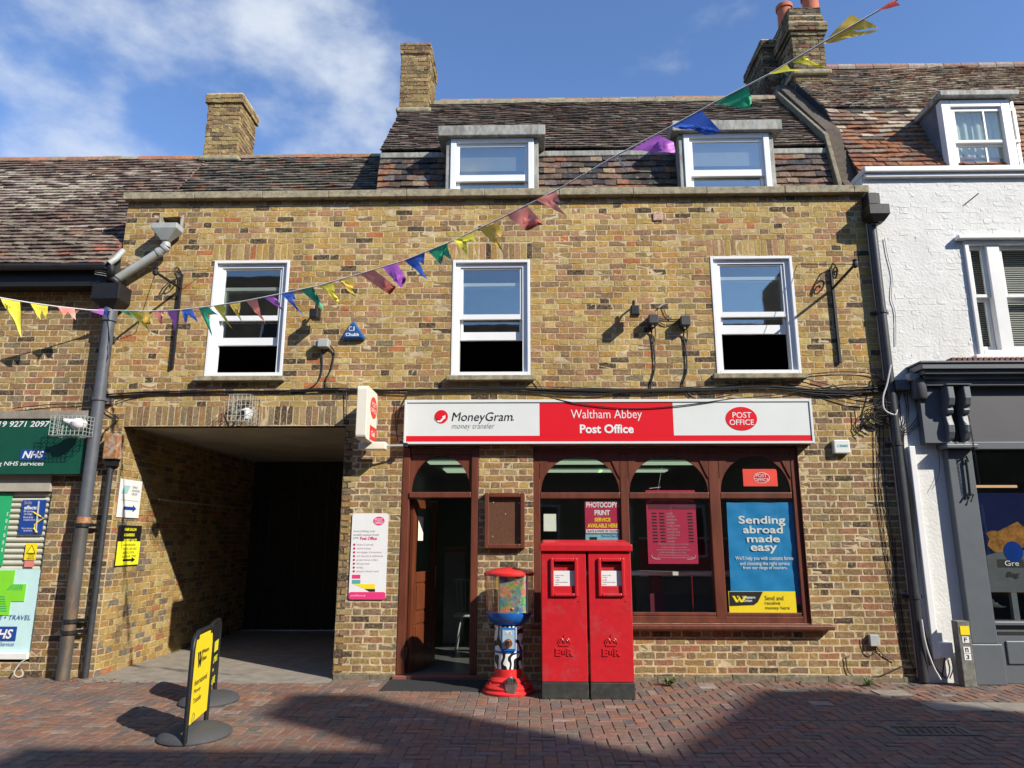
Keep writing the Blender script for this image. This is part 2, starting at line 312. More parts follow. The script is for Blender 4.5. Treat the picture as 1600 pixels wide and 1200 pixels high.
def obj(name, mb, m, parent=None, label=None, cat=None, group=None, kind=None, bevel=0, smooth=False, fix=True):
    V = np.vstack(mb.V); lo, hi = V.min(0), V.max(0); ctr = (lo+hi)/2
    if parent is None: ctr[2] = lo[2]
    me = mesh_from(mb, name, ctr); me.materials.append(m)
    if fix:
        import bmesh
        bm = bmesh.new(); bm.from_mesh(me); bmesh.ops.recalc_face_normals(bm, faces=bm.faces); bm.to_mesh(me); bm.free()
    if smooth: me.polygons.foreach_set('use_smooth', [True]*len(me.polygons))
    o = bpy.data.objects.new(name, me); COL.objects.link(o); ORG[o.name] = ctr
    if parent is not None: o.parent = parent; o.location = ctr-ORG[parent.name]
    else: o.location = ctr
    tag(o, label, cat, group, kind)
    if bevel:
        b = o.modifiers.new('bevel', 'BEVEL'); b.width = bevel; b.segments = 2; b.limit_method = 'ANGLE'; b.angle_limit = radians(35)
    if smooth:
        o.data.set_sharp_from_angle(angle=radians(40))
    return o
def tag(o, label=None, cat=None, group=None, kind=None):
    if label: o['label'] = label
    if cat: o['category'] = cat
    if group: o['group'] = group
    if kind: o['kind'] = kind
def thing(name, loc, label, cat, group=None, kind=None, parent=None):
    o = bpy.data.objects.new(name, None); COL.objects.link(o); o.empty_display_size = .1
    loc = np.array(loc, float); ORG[o.name] = loc
    if parent is not None: o.parent = parent; o.location = loc-ORG[parent.name]
    else: o.location = loc
    tag(o, label, cat, group, kind); return o
_tc = {}
def textmesh(body, bold=0, shear=0, spacing=1.0):
    k = (body, bold, shear, spacing)
    if k in _tc: return _tc[k]
    cu = bpy.data.curves.new('t', 'FONT'); cu.body = body; cu.resolution_u = 3; cu.offset = bold; cu.shear = shear; cu.align_x = 'CENTER'; cu.space_character = spacing; cu.space_line = .95
    o = bpy.data.objects.new('t', cu); COL.objects.link(o)
    dg = bpy.context.evaluated_depsgraph_get(); me = bpy.data.meshes.new_from_object(o.evaluated_get(dg))
    V = np.zeros(len(me.vertices)*3); me.vertices.foreach_get('co', V); V = V.reshape(-1, 3)
    F = [tuple(p.vertices) for p in me.polygons]
    bpy.data.objects.remove(o); bpy.data.curves.remove(cu); bpy.data.meshes.remove(me)
    V = V-V.min(0); V = V/np.maximum(V.max(0), 1e-6); _tc[k] = (V, F); return V, F
def text(mb, body, a0, a1, b0, b1, fr, c, bold=.0, shear=0, spacing=1.0):
    V, F = textmesh(body, bold, shear, spacing)
    mb.add(fr(a0+V[:, 0]*(a1-a0), b0+V[:, 1]*(b1-b0), c), F); return mb
def ftext(body, x0, y0, x1, y1, Y, m, parent, bold=.0, shear=0, name='lettering', spacing=1.0):
    a = R4(x0, y0, x1, y1, Y); mb = MB(); text(mb, body, a[0], a[1], a[2], a[3], FRONT, -Y, bold, shear, spacing)
    return obj(name, mb, m, parent, fix=False)
def fpanel(name, x0, y0, x1, y1, Y, t, m, parent, bevel=0, **kw):   # a flat panel, front face at y = Y, t thick
    a = R4(x0, y0, x1, y1, Y); mb = MB().box(a[0], a[1], Y, Y+t, a[2], a[3]); return obj(name, mb, m, parent, bevel=bevel, **kw)
def rounded(a0, a1, b0, b1, r, n=5):
    pts = []
    for cx, cy, s in ((a1-r, b1-r, 0), (a0+r, b1-r, 90), (a0+r, b0+r, 180), (a1-r, b0+r, 270)):
        for i in range(n+1): q = radians(s+90*i/n); pts.append((cx+r*cos(q), cy+r*sin(q)))
    return pts

# ------------------------------------------------------------------ bricks
PER = np.array([(0, 0), (.33, 0), (.66, 0), (1, 0), (1, .5), (1, 1), (.66, 1), (.33, 1), (0, 1), (0, .5)])
def brick_verts(a0, a1, b0, b1, proud, depth=.02, r=rng, rough=1.0):
    n = len(a0); k = len(PER)
    w = (a1-a0)[:, None]; h = (b1-b0)[:, None]
    A0 = a0[:, None]+PER[None, :, 0]*w; B0 = b0[:, None]+PER[None, :, 1]*h
    j = lambda s: r.normal(0, s*rough, (n, k))
    A1 = A0+j(.0012); B1 = B0+j(.0018)
    ins = .006
    cx = (a0+a1)[:, None]/2; cz = (b0+b1)[:, None]/2
    A2 = A1+np.clip((cx-A1)*9, -1, 1)*ins+j(.0014); B2 = B1+np.clip((cz-B1)*9, -1, 1)*ins*.8+j(.0012)
    c0 = np.full((n, k), -depth); c2 = proud[:, None]+j(.0012); c1 = c2-.0035
    return np.stack([np.stack([A0, A1, A2], 1), np.stack([B0, B1, B2], 1), np.stack([c0, c1, c2], 1)], -1)  # n,3ring,k,3
def brick_faces(n, k=len(PER)):
    base = []
    for rg in (0, 1):
        for i in range(k): base.append((rg*k+i, rg*k+(i+1) % k, (rg+1)*k+(i+1) % k, (rg+1)*k+i))
    base = np.array(base); top = np.array([[2*k+i for i in range(k)]])
    off = (np.arange(n)*3*k)[:, None, None]
    return [(base[None]+off).reshape(-1, 4), (top[None]+off).reshape(-1, k)]
PAL_UP = [((.47, .34, .13), 28), ((.54, .42, .20), 18), ((.45, .28, .09), 11), ((.30, .19, .09), 9), ((.41, .235, .145), 13), ((.25, .165, .11), 8), ((.065, .050, .040), 5), ((.45, .16, .07), 3), ((.29, .22, .11), 6)]
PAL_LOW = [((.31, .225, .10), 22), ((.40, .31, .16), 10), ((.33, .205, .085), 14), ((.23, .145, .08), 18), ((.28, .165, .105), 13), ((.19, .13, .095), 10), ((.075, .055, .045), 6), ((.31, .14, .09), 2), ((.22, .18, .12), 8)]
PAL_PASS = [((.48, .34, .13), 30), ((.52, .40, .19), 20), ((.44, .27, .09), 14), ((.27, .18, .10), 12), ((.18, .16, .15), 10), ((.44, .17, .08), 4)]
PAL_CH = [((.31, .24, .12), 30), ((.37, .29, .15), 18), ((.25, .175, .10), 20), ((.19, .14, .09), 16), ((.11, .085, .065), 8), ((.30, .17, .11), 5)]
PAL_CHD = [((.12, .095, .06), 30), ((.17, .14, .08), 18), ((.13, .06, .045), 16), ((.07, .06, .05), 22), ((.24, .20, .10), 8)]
BRICK_GAIN = np.array([.87, .815, .68])
def pal(p, n):
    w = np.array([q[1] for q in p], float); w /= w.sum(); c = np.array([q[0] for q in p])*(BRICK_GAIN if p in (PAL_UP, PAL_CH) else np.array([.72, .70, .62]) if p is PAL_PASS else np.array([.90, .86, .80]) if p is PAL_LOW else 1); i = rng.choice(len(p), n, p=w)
    return c[i]*rng.uniform(.88, 1.12, (n, 1))*rng.uniform(.95, 1.05, (n, 3))
def flemish(a0, a1, b0, b1, holes=(), gauge=.075, phase=0.0, st=.215, hd=.1025, jt=.010):
    out = []; row = 0; z = b0
    per = st+hd+2*jt
    while z < b1-.03:
        zt = min(z+gauge, b1)
        ivs = [(a0, a1)]
        for h in holes:
            if h[2] < zt-.025 and h[3] > z+.025:
                nv = []
                for s, e in ivs:
                    if h[1] <= s or h[0] >= e: nv.append((s, e)); continue
                    if h[0] > s: nv.append((s, h[0]))
                    if h[1] < e: nv.append((h[1], e))
                ivs = nv
        ph = phase+(row % 2)*(per/2)+rng.normal(0, .012)
        for s, e in ivs:
            if e-s < .03: continue
            k = math.floor((s-ph)/per)-1; x = ph+k*per; cuts = []
            while x < e:
                cuts += [x, x+st+jt]; x += per
            cuts = [c+rng.normal(0, .004) for c in cuts if s+.035 < c < e-.035]
            ed = [s]+cuts+[e]
            for i in range(len(ed)-1):
                l = ed[i]+(jt/2 if i else 0); r = ed[i+1]-(jt/2 if i < len(ed)-2 else 0)
                if r-l > .02: out.append((l, r, z+.005+rng.normal(0, .0008), zt-.005+rng.normal(0, .0008)))
        z += gauge; row += 1
    return np.array(out)
POOL = {}
def pool(kind, palette, m, nvar=24):
    key = (kind, id(palette), m.name)
    if key in POOL: return POOL[key]
    L = []
    w = {'s': .215, 'h': .1025, 'v': .065}[kind]; h = {'s': .065, 'h': .065, 'v': .215}[kind]
    cols = pal(palette, nvar)
    for i in range(nvar):
        bv = brick_verts(np.array([-w/2]), np.array([w/2]), np.array([-h/2]), np.array([h/2]), np.array([.0]), depth=.022)
        v = FRONT(bv[..., 0], bv[..., 1], bv[..., 2]).reshape(-1, 3)
        mb = MB().add(v, brick_faces(1), cols[i]); me = mesh_from(mb, 'brick', np.zeros(3)); me.materials.append(m); L.append(me)
    POOL[key] = (L, w, h); return POOL[key]
def brickwork(bricks, fr, m, parent, palette, proud=(.0008, .0038), single=0, pxview=True, name='bricks', flatcol=None, rough=1.0, colfn=None, spal=None):
    """bricks: array of rectangles in frame; the `single` ones that show largest are objects, the rest one mesh."""
    n = len(bricks); pr = rng.uniform(proud[0], proud[1], n)
    idx = np.arange(n); singles = np.array([], int)
    if single:
        c = fr((bricks[:, 0]+bricks[:, 1])/2, (bricks[:, 2]+bricks[:, 3])/2, 0)
        d = (c-CAM); dep = d@fwd; px = 800+FOC*(d@rgt)/dep; py = 600-FOC*(d@upv)/dep
        size = np.sqrt((bricks[:, 1]-bricks[:, 0])*(bricks[:, 3]-bricks[:, 2]))/dep
        ok = (px > 5) & (px < 1595) & (py > 5) & (py < 1195); size[~ok] = 0
        singles = np.argsort(-size)[:single]; singles = singles[size[singles] > 0]
        kind = bricks[:, 1]-bricks[:, 0]; hh = bricks[:, 3]-bricks[:, 2]
        X = np.array(fr.u); rotz = math.atan2(X[1], X[0])
        for i in singles:
            kd = 'v' if hh[i] > .12 else ('s' if kind[i] > .15 else 'h')
            L, w, h = pool(kd, spal or palette, m); me = L[int(rng.integers(len(L)))]
            o = bpy.data.objects.new('brick', me); COL.objects.link(o); o.parent = parent
            p = fr((bricks[i, 0]+bricks[i, 1])/2, (bricks[i, 2]+bricks[i, 3])/2, pr[i])
            o.location = p-ORG[parent.name]; o.scale = (kind[i]/w, 1, hh[i]/h); o.rotation_euler = (0, 0, rotz)
    rest = np.setdiff1d(idx, singles)
    if len(rest):
        b = bricks[rest]
        bv = brick_verts(b[:, 0], b[:, 1], b[:, 2], b[:, 3], pr[rest], rough=rough)
        v = fr(bv[..., 0], bv[..., 1], bv[..., 2]).reshape(-1, 3)
        c = pal(palette, len(rest)) if flatcol is None else np.tile(flatcol, (len(rest), 1))
        if colfn is not None: c = colfn(b, c)
        mb = MB().add(v, brick_faces(len(rest)), np.repeat(c, 3*len(PER), 0))
        obj(name, mb, m, parent, kind='stuff', fix=False)
def wall_cells(mb, a0, a1, b0, b1, holes, fr, thick, front=0.0):
    xs = sorted({a0, a1, *[min(max(h[i], a0), a1) for h in holes for i in (0, 1)]}); zs = sorted({b0, b1, *[min(max(h[i], b0), b1) for h in holes for i in (2, 3)]})
    inh = lambda x, z: any(h[0] < x < h[1] and h[2] < z < h[3] for h in holes)
    S = lambda i, j: 0 <= i < len(xs)-1 and 0 <= j < len(zs)-1 and not inh((xs[i]+xs[i+1])/2, (zs[j]+zs[j+1])/2)
    for i in range(len(xs)-1):
        for j in range(len(zs)-1):
            if not S(i, j): continue
            x0, x1, z0, z1 = xs[i], xs[i+1], zs[j], zs[j+1]
            v = fr(np.array([x0, x1, x1, x0]*2), np.array([z0, z0, z1, z1]*2), np.array([front]*4+[front-thick]*4))
            f = [(0, 1, 2, 3), (7, 6, 5, 4)]
            if not S(i, j-1): f.append((0, 4, 5, 1))
            if not S(i+1, j): f.append((1, 5, 6, 2))
            if not S(i, j+1): f.append((2, 6, 7, 3))
            if not S(i-1, j): f.append((3, 7, 4, 0))
            mb.add(v, f)
    return mb

# ------------------------------------------------------------------ roof tiles
def tiles(O, u, s, width, length, colfn, m, parent, single=0, gauge=.10, tw=.165, limit=None, lift=.045, name='roof_tiles', sag=None):
    """O bottom-left corner, u along the eave, s up the slope; limit(b) -> (a0,a1)"""
    O = np.array(O, float); u = np.array(u, float); s = np.array(s, float); s /= np.linalg.norm(s); n = np.cross(u, s)
    if n[1] > 0 and n[2] < 0: n = -n
    rows = int(length/gauge); R = []
    for r in range(rows):
        b = r*gauge; a0, a1 = (0, width) if limit is None else limit(b)
        x = a0-(tw/2 if r % 2 else 0)+rng.normal(0, .01)
        while x < a1:
            l = max(x, a0); e = min(x+tw, a1)
            if e-l > .03: R.append((l+.0015, e-.0015, b))
            x += tw
    R = np.array(R); k = len(R)
    th = .026
    jl = rng.normal(0, .004, (k, 2)); jb = rng.normal(0, .004, k); tl = rng.normal(0, .003, k)
    L = gauge+.045
    a = np.stack([R[:, 0], R[:, 1], R[:, 1], R[:, 0]]*2, 1)
    b = np.stack([R[:, 2]+jb-tl, R[:, 2]+jb+tl, R[:, 2]+L, R[:, 2]+L]*2, 1)
    c = np.stack([lift+jl[:, 0], lift+jl[:, 1], np.full(k, lift-.03), np.full(k, lift-.03),
                  lift-th+jl[:, 0], lift-th+jl[:, 1], np.full(k, lift-.03-th), np.full(k, lift-.03-th)], 1)
    wv_ = (.006*np.sin(a*3.1+R[:, 2][:, None]*9)+.004*np.sin(a*11+R[:, 2][:, None]*23)); c = c+wv_
    V = O+a[..., None]*u+b[..., None]*s+c[..., None]*n
    if sag is not None: V[..., 2] += sag(V)
    base = np.array([(0, 1, 2, 3), (7, 6, 5, 4), (0, 4, 5, 1), (1, 5, 6, 2), (3, 7, 4, 0)])
    ctr = V.mean(1); cols = colfn(ctr, R[:, 2])
    d = ctr-CAM; dep = d@fwd; px = 800+FOC*(d@rgt)/dep; py = 600-FOC*(d@upv)/dep
    sz = 1/dep; sz[(px < 3) | (px > 1597) | (py < 3) | (py > 1197)] = 0
    si = np.argsort(-sz)[:single] if single else np.array([], int); si = si[sz[si] > 0] if len(si) else si
    # singles share a small set of meshes
    if len(si):
        for i in si:
            wv = round(R[i, 1]-R[i, 0], 2)
            key = ('tile', m.name, wv, tuple(np.round(cols[i]/.035).astype(int)), round(float(n[2]), 2))
            if key not in POOL:
                vv = V[i]-ctr[i]; mb = MB().add(vv, base, cols[i]); me = mesh_from(mb, 'roof_tile', np.zeros(3)); me.materials.append(m); POOL[key] = me
            o = bpy.data.objects.new('roof_tile', POOL[key]); COL.objects.link(o); o.parent = parent; o.location = ctr[i]-ORG[parent.name]
    rest = np.setdiff1d(np.arange(k), si)
    if len(rest):
        f = (base[None]+(np.arange(len(rest))*8)[:, None, None]).reshape(-1, 4)
        obj(name, MB().add(V[rest].reshape(-1, 3), f, np.repeat(cols[rest], 8, 0)), m, parent, kind='stuff', fix=False)

# ================================================================== GROUND
def strip_hole(r, holes): return [h for h in holes]
pave = MB(); pave.add([(-60, -5.6, -.008), (60, -5.6, -.008), (60, .6, -.008), (-60, .6, -.008)], [(0, 1, 2, 3)])
pav = obj('pavement', pave, SAND, kind='structure')
st = MB(); st.add([(-400, -400, -.030), (400, -400, -.030), (400, 400, -.030), (-400, 400, -.030)], [(0, 1, 2, 3)])
obj('street', st, STREET, kind='structure')
# herringbone pavers 200 x 100 mm with one straight course along the old kerb line
S0 = .1; KL = -1.72
rects = []
for i in range(-95, 96):
    for j in range(-55, 1):
        x, y = i*S0, j*S0
        d = (i-j) % 4
        if d == 0: r = [x, x+2*S0, y, y+S0]
        elif d == 3: r = [x, x+S0, y, y+2*S0]
        else: continue
        if r[2] < KL+.001 < r[3]:                # clip at the straight joint
            lo = r.copy(); lo[3] = KL-.004; hi = r.copy(); hi[2] = KL+.004
            if lo[3]-lo[2] > .03: rects.append(lo)
            if hi[3]-hi[2] > .03: rects.append(hi)
        else: rects.append(r)
rects = np.array(rects)
sx0, sx1, sy0, sy1 = 3.72, 5.9, -1.32, -.98       # pale slab, right
gx, gy = G(1452, 1141)
def inside(r, b): return (r[:, 0] < b[1]) & (r[:, 1] > b[0]) & (r[:, 2] < b[3]) & (r[:, 3] > b[2])
blocks = [(-4.9, -2.16, -.25, 9), (sx0, sx1, sy0, sy1), (gx-.33, gx+.33, gy-.14, gy+.14)]
small = [(*G(1392, 1082), .16, .11), (*G(1282, 1099), .10, .08), (*G(1232, 1079), .11, .08), (*G(1105, 1073), .09, .06)]
for sx, sy, a, b in small: blocks.append((sx-a, sx+a, sy-b, sy+b))
keep = np.ones(len(rects), bool)
for b in blocks:
    if b is blocks[0]:
        keep &= ~((rects[:, 0]+.02 < b[1]) & (rects[:, 1]-.02 > b[0]) & (rects[:, 3]-.05 > b[2]))
    else: keep &= ~((rects[:, 0]+.05 < b[1]) & (rects[:, 1]-.05 > b[0]) & (rects[:, 2]+.05 < b[3]) & (rects[:, 3]-.05 > b[2]))
keep &= rects[:, 2] < -.02
rects = rects[keep]
rects[:, 3] = np.minimum(rects[:, 3], .0)
PALP = [((.195, .106, .074), 32), ((.178, .112, .086), 30), ((.145, .107, .088), 22), ((.235, .118, .075), 7), ((.13, .105, .095), 6), ((.23, .165, .13), 5)]
def paver_v(R, zt, r=rng):
    n = len(R); e = .0025; b = .006
    x0, x1, y0, y1 = R[:, 0]+e, R[:, 1]-e, R[:, 2]+e, R[:, 3]-e
    tx, ty = r.normal(0, .0013, n), r.normal(0, .0013, n)
    f = lambda a0, a1, b0, b1, z: np.stack([np.stack([a0, a1, a1, a0], 1), np.stack([b0, b0, b1, b1], 1), z], -1)
    s = np.array([[-1, -1], [1, -1], [1, 1], [-1, 1]])
    tilt = tx[:, None]*s[:, 0]+ty[:, None]*s[:, 1]
    A = f(x0, x1, y0, y1, np.full((n, 4), -.03)); B = f(x0, x1, y0, y1, zt[:, None]-.005+tilt); C = f(x0+b, x1-b, y0+b, y1-b, zt[:, None]+tilt)
    return np.stack([A, B, C], 1)
def paver_f(n):
    base = [(rg*4+i, rg*4+(i+1) % 4, (rg+1)*4+(i+1) % 4, (rg+1)*4+i) for rg in (0, 1) for i in range(4)]+[(8, 9, 10, 11)]
    return (np.array(base)[None]+(np.arange(n)*12)[:, None, None]).reshape(-1, 4)
zt = rng.normal(0, .0012, len(rects))
cc = pal(PALP, len(rects))
cen = np.stack([(rects[:, 0]+rects[:, 1])/2, (rects[:, 2]+rects[:, 3])/2, np.zeros(len(rects))], 1)
dd = cen-CAM; dep = dd@fwd; ppx = 800+FOC*(dd@rgt)/dep; ppy = 600-FOC*(dd@upv)/dep
sz = 1/dep; sz[(ppx < 0) | (ppx > 1600) | (ppy > 1200)] = 0
si = np.argsort(-sz)[:300]
PVM = {}
for i in si:
    hor = (rects[i, 1]-rects[i, 0]) > (rects[i, 3]-rects[i, 2]); k = (bool(hor), int(rng.integers(20)))
    w, h = (.2, .1) if hor else (.1, .2)
    if k not in PVM:
        v = paver_v(np.array([[-w/2, w/2, -h/2, h/2]]), np.zeros(1)).reshape(-1, 3); me = mesh_from(MB().add(v, paver_f(1), cc[i]), 'paver', np.zeros(3)); me.materials.append(PAV); PVM[k] = me
    o = bpy.data.objects.new('paver', PVM[k]); COL.objects.link(o); o.parent = pav
    o.scale = ((rects[i, 1]-rects[i, 0])/w, (rects[i, 3]-rects[i, 2])/h, 1); o.location = np.array([cen[i, 0], cen[i, 1], zt[i]])-ORG['pavement']
rest = np.setdiff1d(np.arange(len(rects)), si)
obj('pavers', MB().add(paver_v(rects[rest], zt[rest]).reshape(-1, 3), paver_f(len(rest)), np.repeat(cc[rest], 12, 0)), PAV, pav, kind='stuff', fix=False)
# concrete of the passage mouth
cf = MB(); cf.box(-4.88, -2.18, -.25, 2.2, -.03, .003); cf.box(-4.88, -2.18, 2.206, 5.2, -.03, .002)
obj('passage_floor', cf, CONC, kind='structure')
sl_ = MB(); xx = sx0
while xx < sx1-.1: sl_.box(xx+.003, min(xx+.58, sx1)-.003, sy0, sy1, -.03, .002); xx += .58
obj('paving_slabs', sl_, CONC, label='pale flat concrete slabs set in the pavers before the grey shopfront', cat='paving slab', bevel=.004)
labs = ['larger square concrete cover with a round patch by the wall foot at right', 'small worn concrete cover among pavers right of the shop window sill end', 'small dark concrete cover close to the wall below the sill end', 'tiny flat stone cover against the wall right of the post boxes']
for (sx, sy, a, b), lb in zip(small, labs):
    m_ = MB().box(sx-a, sx+a, sy-b, sy+b, -.03, .003)
    c = obj('access_cover', m_, CONC, label=lb, cat='access cover', group='access covers in the pavement', bevel=.004)
# drain grate
g = thing('drain_grate', (gx, gy, 0), 'cast iron gully grate with curved bars sunk in the pavers at right', 'drain grate')
m_ = MB(); m_.box(gx-.33, gx-.27, gy-.14, gy+.14, -.03, .003); m_.box(gx+.27, gx+.33, gy-.14, gy+.14, -.03, .003); m_.box(gx-.27, gx+.27, gy-.14, gy-.11, -.03, .003); m_.box(gx-.27, gx+.27, gy+.11, gy+.14, -.03, .003)
obj('grate_frame', m_, GATEF, g, bevel=.003)
obj('gully_pit', MB().box(gx-.27, gx+.27, gy-.11, gy+.11, -.06, -.028), BLK, g)
for k in range(9):
    x = gx-.24+k*.06; m_ = MB()
    m_.add([(x-.02+.05*t*t*1.0+s, gy-.11+.22*t, z) for z in (-.02, .0) for s in (0, .022) for t in (0, .25, .5, .75, 1)],
           [(0, 1, 6, 5), (1, 2, 7, 6), (2, 3, 8, 7), (3, 4, 9, 8), (10, 11, 16, 15), (11, 12, 17, 16), (12, 13, 18, 17), (13, 14, 19, 18)]+[(i, i+1, i+11, i+10) for i in range(4)]+[(i+5, i+6, i+16, i+15) for i in range(4)])
    obj('grate_bar', m_, IRON, g)

# ================================================================== POST OFFICE BUILDING
XL, XR = -5.15, 4.235
B = thing('brick_building', (-.4, 2.2, 0), 'yellow stock brick building with mansard roof, archway and red brown shopfront in the middle', 'building')
passage = (-4.87, -2.18, -1, 2.84)
W1 = (*R4(327, 407, 447.5, 589)[:2], *R4(327, 407, 447.5, 589)[2:]); W2 = R4(705.5, 406, 829, 588); W3 = R4(1114, 400, 1245, 585)
DO = (-1.478, -.577, -1, 2.60); SW = (.06, 3.15, .60, 2.60)
dh = R4(254, 338, 284, 357)
openings = [passage, W1, W2, W3, DO, SW, dh]
wm = MB(); WT = P(560, 307.5, -.09)[1]-.002
wm = MB(); wall_cells(wm, XL, XR, 0, WT, openings, FRONT, .22)
wall = obj('wall', wm, MORT, B, fix=False)
sold = []; sh = []
for (a, b, c, d) in ((W1[0]-.03, W1[1]+.03, W1[3]+.004, W1[3]+.225), (W2[0]-.03, W2[1]+.03, W2[3]+.004, W2[3]+.225), (W3[0]-.03, W3[1]+.0, W3[3]+.004, W3[3]+.225), (-4.87, -2.21, 2.845, 3.085)):
    sh.append((a, b, c-.01, d+.002)); k = int(round((b-a)/.076)); w = (b-a)/k
    for i in range(k): sold.append((a+i*w+.005, a+(i+1)*w-.005, c+.004+rng.normal(0, .002), d-.006))
fb = flemish(XL, XR, 0, WT, openings+sh)
lowm = np.clip((3.3-fb[:, 2])/.8, 0, 1)*.0028; fb[:, 0] += lowm; fb[:, 1] -= lowm; fb[:, 2] += lowm; fb[:, 3] -= lowm
fb = np.vstack([fb, np.array(sold)])
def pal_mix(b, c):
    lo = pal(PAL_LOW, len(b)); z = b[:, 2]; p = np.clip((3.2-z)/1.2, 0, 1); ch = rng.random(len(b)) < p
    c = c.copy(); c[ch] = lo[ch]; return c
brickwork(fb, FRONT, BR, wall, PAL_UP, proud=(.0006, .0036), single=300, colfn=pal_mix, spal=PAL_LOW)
# mossy cement plinth course
for a, b in ((-2.17, -1.48), (1.1, XR)):
    x = a
    while x < b-.05: w = min(rng.uniform(.3, .6), b-x); obj('plinth_stone', MB().box(x, x+w-.004, -.03+rng.normal(0, .004), .0, -.02, .055+rng.normal(0, .008)), PLIN, B, bevel=.006); x += w
# coping stones
cop = P(560, 307.5, -.09)[1], P(560, 296.5, -.09)[1]
x = XL-.03
while x < XR+.02:
    w = min(rng.uniform(.85, 1.0), XR+.05-x)
    obj('coping_stone', MB().box(x+.002, x+w-.002, -.09+rng.normal(0, .002), .26, cop[0], cop[1]+rng.normal(0, .002)), STONE, B, bevel=.008); x += w
# passage: side walls, ceiling, far end
PL = Fr((-4.87, 0, 0), (0, 1, 0), (0, 0, 1), (1, 0, 0))
PR = Fr((-2.18, 0, 0), (0, 1, 0), (0, 0, 1), (-1, 0, 0))
for fr, nm in ((PL, 'passage_wall'), (PR, 'passage_wall')):
    m_ = MB(); wall_cells(m_, .0 if fr is PR else .002, 5.2, -.03, 2.95, [], fr, .1, front=-.001)
    pw = obj(nm, m_, MORT, B, fix=False)
    fbk = flemish(.006 if fr is PL else .11, 5.2, 0.0 if fr is PL else 0, 2.84, [], phase=.11)
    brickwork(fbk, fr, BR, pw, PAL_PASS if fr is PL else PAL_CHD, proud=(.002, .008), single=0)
mat_gate = mat('shade_dark_gate', (.018, .017, .016), .8, var=.3, scale=6)  # added gate, near black to put the passage's deep shade into its colour
obj('passage_ceiling', MB().box(-4.86, -2.19, .02, 5.2, 2.86, 2.93), CEIL, B)
obj('steel_lintel', MB().box(-4.868, -2.182, .012, .10, 2.832, 2.858), IRON, B)
for k in range(16): obj('gate_plank', MB().box(-4.86+k*.1675, -4.86+k*.1675+.162, 4.2+.004*(k % 3), 4.24, .01, 2.86), mat_gate, B, bevel=.004)
for z in (.5, 2.2): obj('gate_rail', MB().box(-4.86, -2.19, 4.16, 4.199, z, z+.14), mat_gate, B)
m_ = MB(); cy = P(385, 755, 0)
m_.tube([(-4.81, .9, 2.02), (-4.81, 3.4, 2.02)], .012); obj('conduit', m_, PIPEL, B)

# upstairs windows
def room(parent, x0, x1, y0, y1, z0, z1, m, name='room_shell'):
    mb = MB(); t = .05
    mb.box(x0-t, x0, y0, y1, z0-t, z1+t); mb.box(x1, x1+t, y0, y1, z0-t, z1+t); mb.box(x0, x1, y1, y1+t, z0-t, z1+t)
    mb.box(x0, x1, y0, y1, z0-t, z0); mb.box(x0, x1, y0, y1, z1, z1+t)
    return obj(name, mb, m, parent)
def sash(rect, px, up_bar, rail, bot, sill_y):
    x0, x1, z0, z1 = rect; xm = px
    zr = lambda y: P(xm, y, .04)[1]
    w = obj('window', MB().frame(x0+.004, x1-.004, z0+.004, z1-.004, .035, -.012, .14, wb=.05, wt=.035), WHITEU, B, bevel=.004)
    obj('casing', MB().frame(x0+.039, x1-.039, z0+.05, z1-.04, .06, .028, .14, wb=.001, wt=.05), WHITEU, w, bevel=.005)
    a0, a1, b1 = x0+.10, x1-.10, z1-.092
    r1, r0 = zr(rail[0]), zr(rail[1])
    obj('upper_sash', MB().frame(a0, a1, r0, b1, .032, .045, .085, wb=r1-r0, wt=.02), WHITEU, w, bevel=.004)
    obj('pane', MB().box(a0+.03, a1-.03, .062, .066, r1, b1-.02), GLU, w)
    q1, q0 = zr(bot[0]), zr(bot[1]); tb = zr(up_bar)
    obj('lower_sash', MB().frame(a0+.004, a1-.004, q0, tb, .034, .092, .132, wb=q1-q0, wt=.045), WHITEU, w, bevel=.004)
    obj('pane', MB().box(a0+.035, a1-.035, .108, .112, q1, tb-.04), GLU, w)
    s0 = R4(sill_y[0], sill_y[2], sill_y[1], sill_y[3], -.06)
    obj('sill', MB().box(s0[0], s0[1], -.085, .0, z0-.062, z0-.002), STONE, w, bevel=.008)
    room(B, x0-.4, x1+.4, .23, 2.6, z0-.4, z1+.25, VDARK)
    return w
sash(W1, 388, 447, (493, 501), (526, 538), (303, 443, 590, 598))
sash(W2, 767, 440, (491, 499), (517, 530), (697, 835, 590, 598))
sash(W3, 1178, 430, (487, 495), (506, 520), (1115, 1262, 587, 595))

# ---- mansard roof
RX0, RX1 = -2.07, 4.22
prof = [(.42, 5.4), (.43, 5.62), (.77, 6.92), (2.33, 8.68), (4.0, 6.8), (4.4, 5.4)]
YZ = lambda X: Fr((X, 0, 0), (0, 1, 0), (0, 0, 1), (-1, 0, 0))
roof = obj('roof', MB().prism(prof, YZ(RX0), 0, -(RX1-RX0)), LEAD, B)
P_M = [((.11, .082, .066), 26), ((.175, .115, .085), 22), ((.055, .050, .052), 24), ((.24, .115, .07), 16), ((.27, .20, .13), 10), ((.14, .12, .115), 10)]
P_U = [((.13, .098, .078), 34), ((.16, .118, .094), 22), ((.095, .08, .07), 22), ((.17, .10, .07), 5), ((.22, .18, .14), 14)]
s1 = np.array([0, .315, 1.20]); s1 /= np.linalg.norm(s1)
sp = [(.62, .71)]
tiles((RX0, .43, 5.62), (1, 0, 0), s1, RX1-RX0, 1.27, lambda c, b: pal(P_M, len(c)), TILE, roof, single=170, gauge=.108, lift=.035)
s2 = np.array([0, 1.56, 1.76]); s2n = s2/np.linalg.norm(s2)
sag = lambda V: -.022*np.sin((V[..., 0]-RX0)*1.9)*np.clip(1-np.abs(V[..., 1]-1.5), 0, 1)
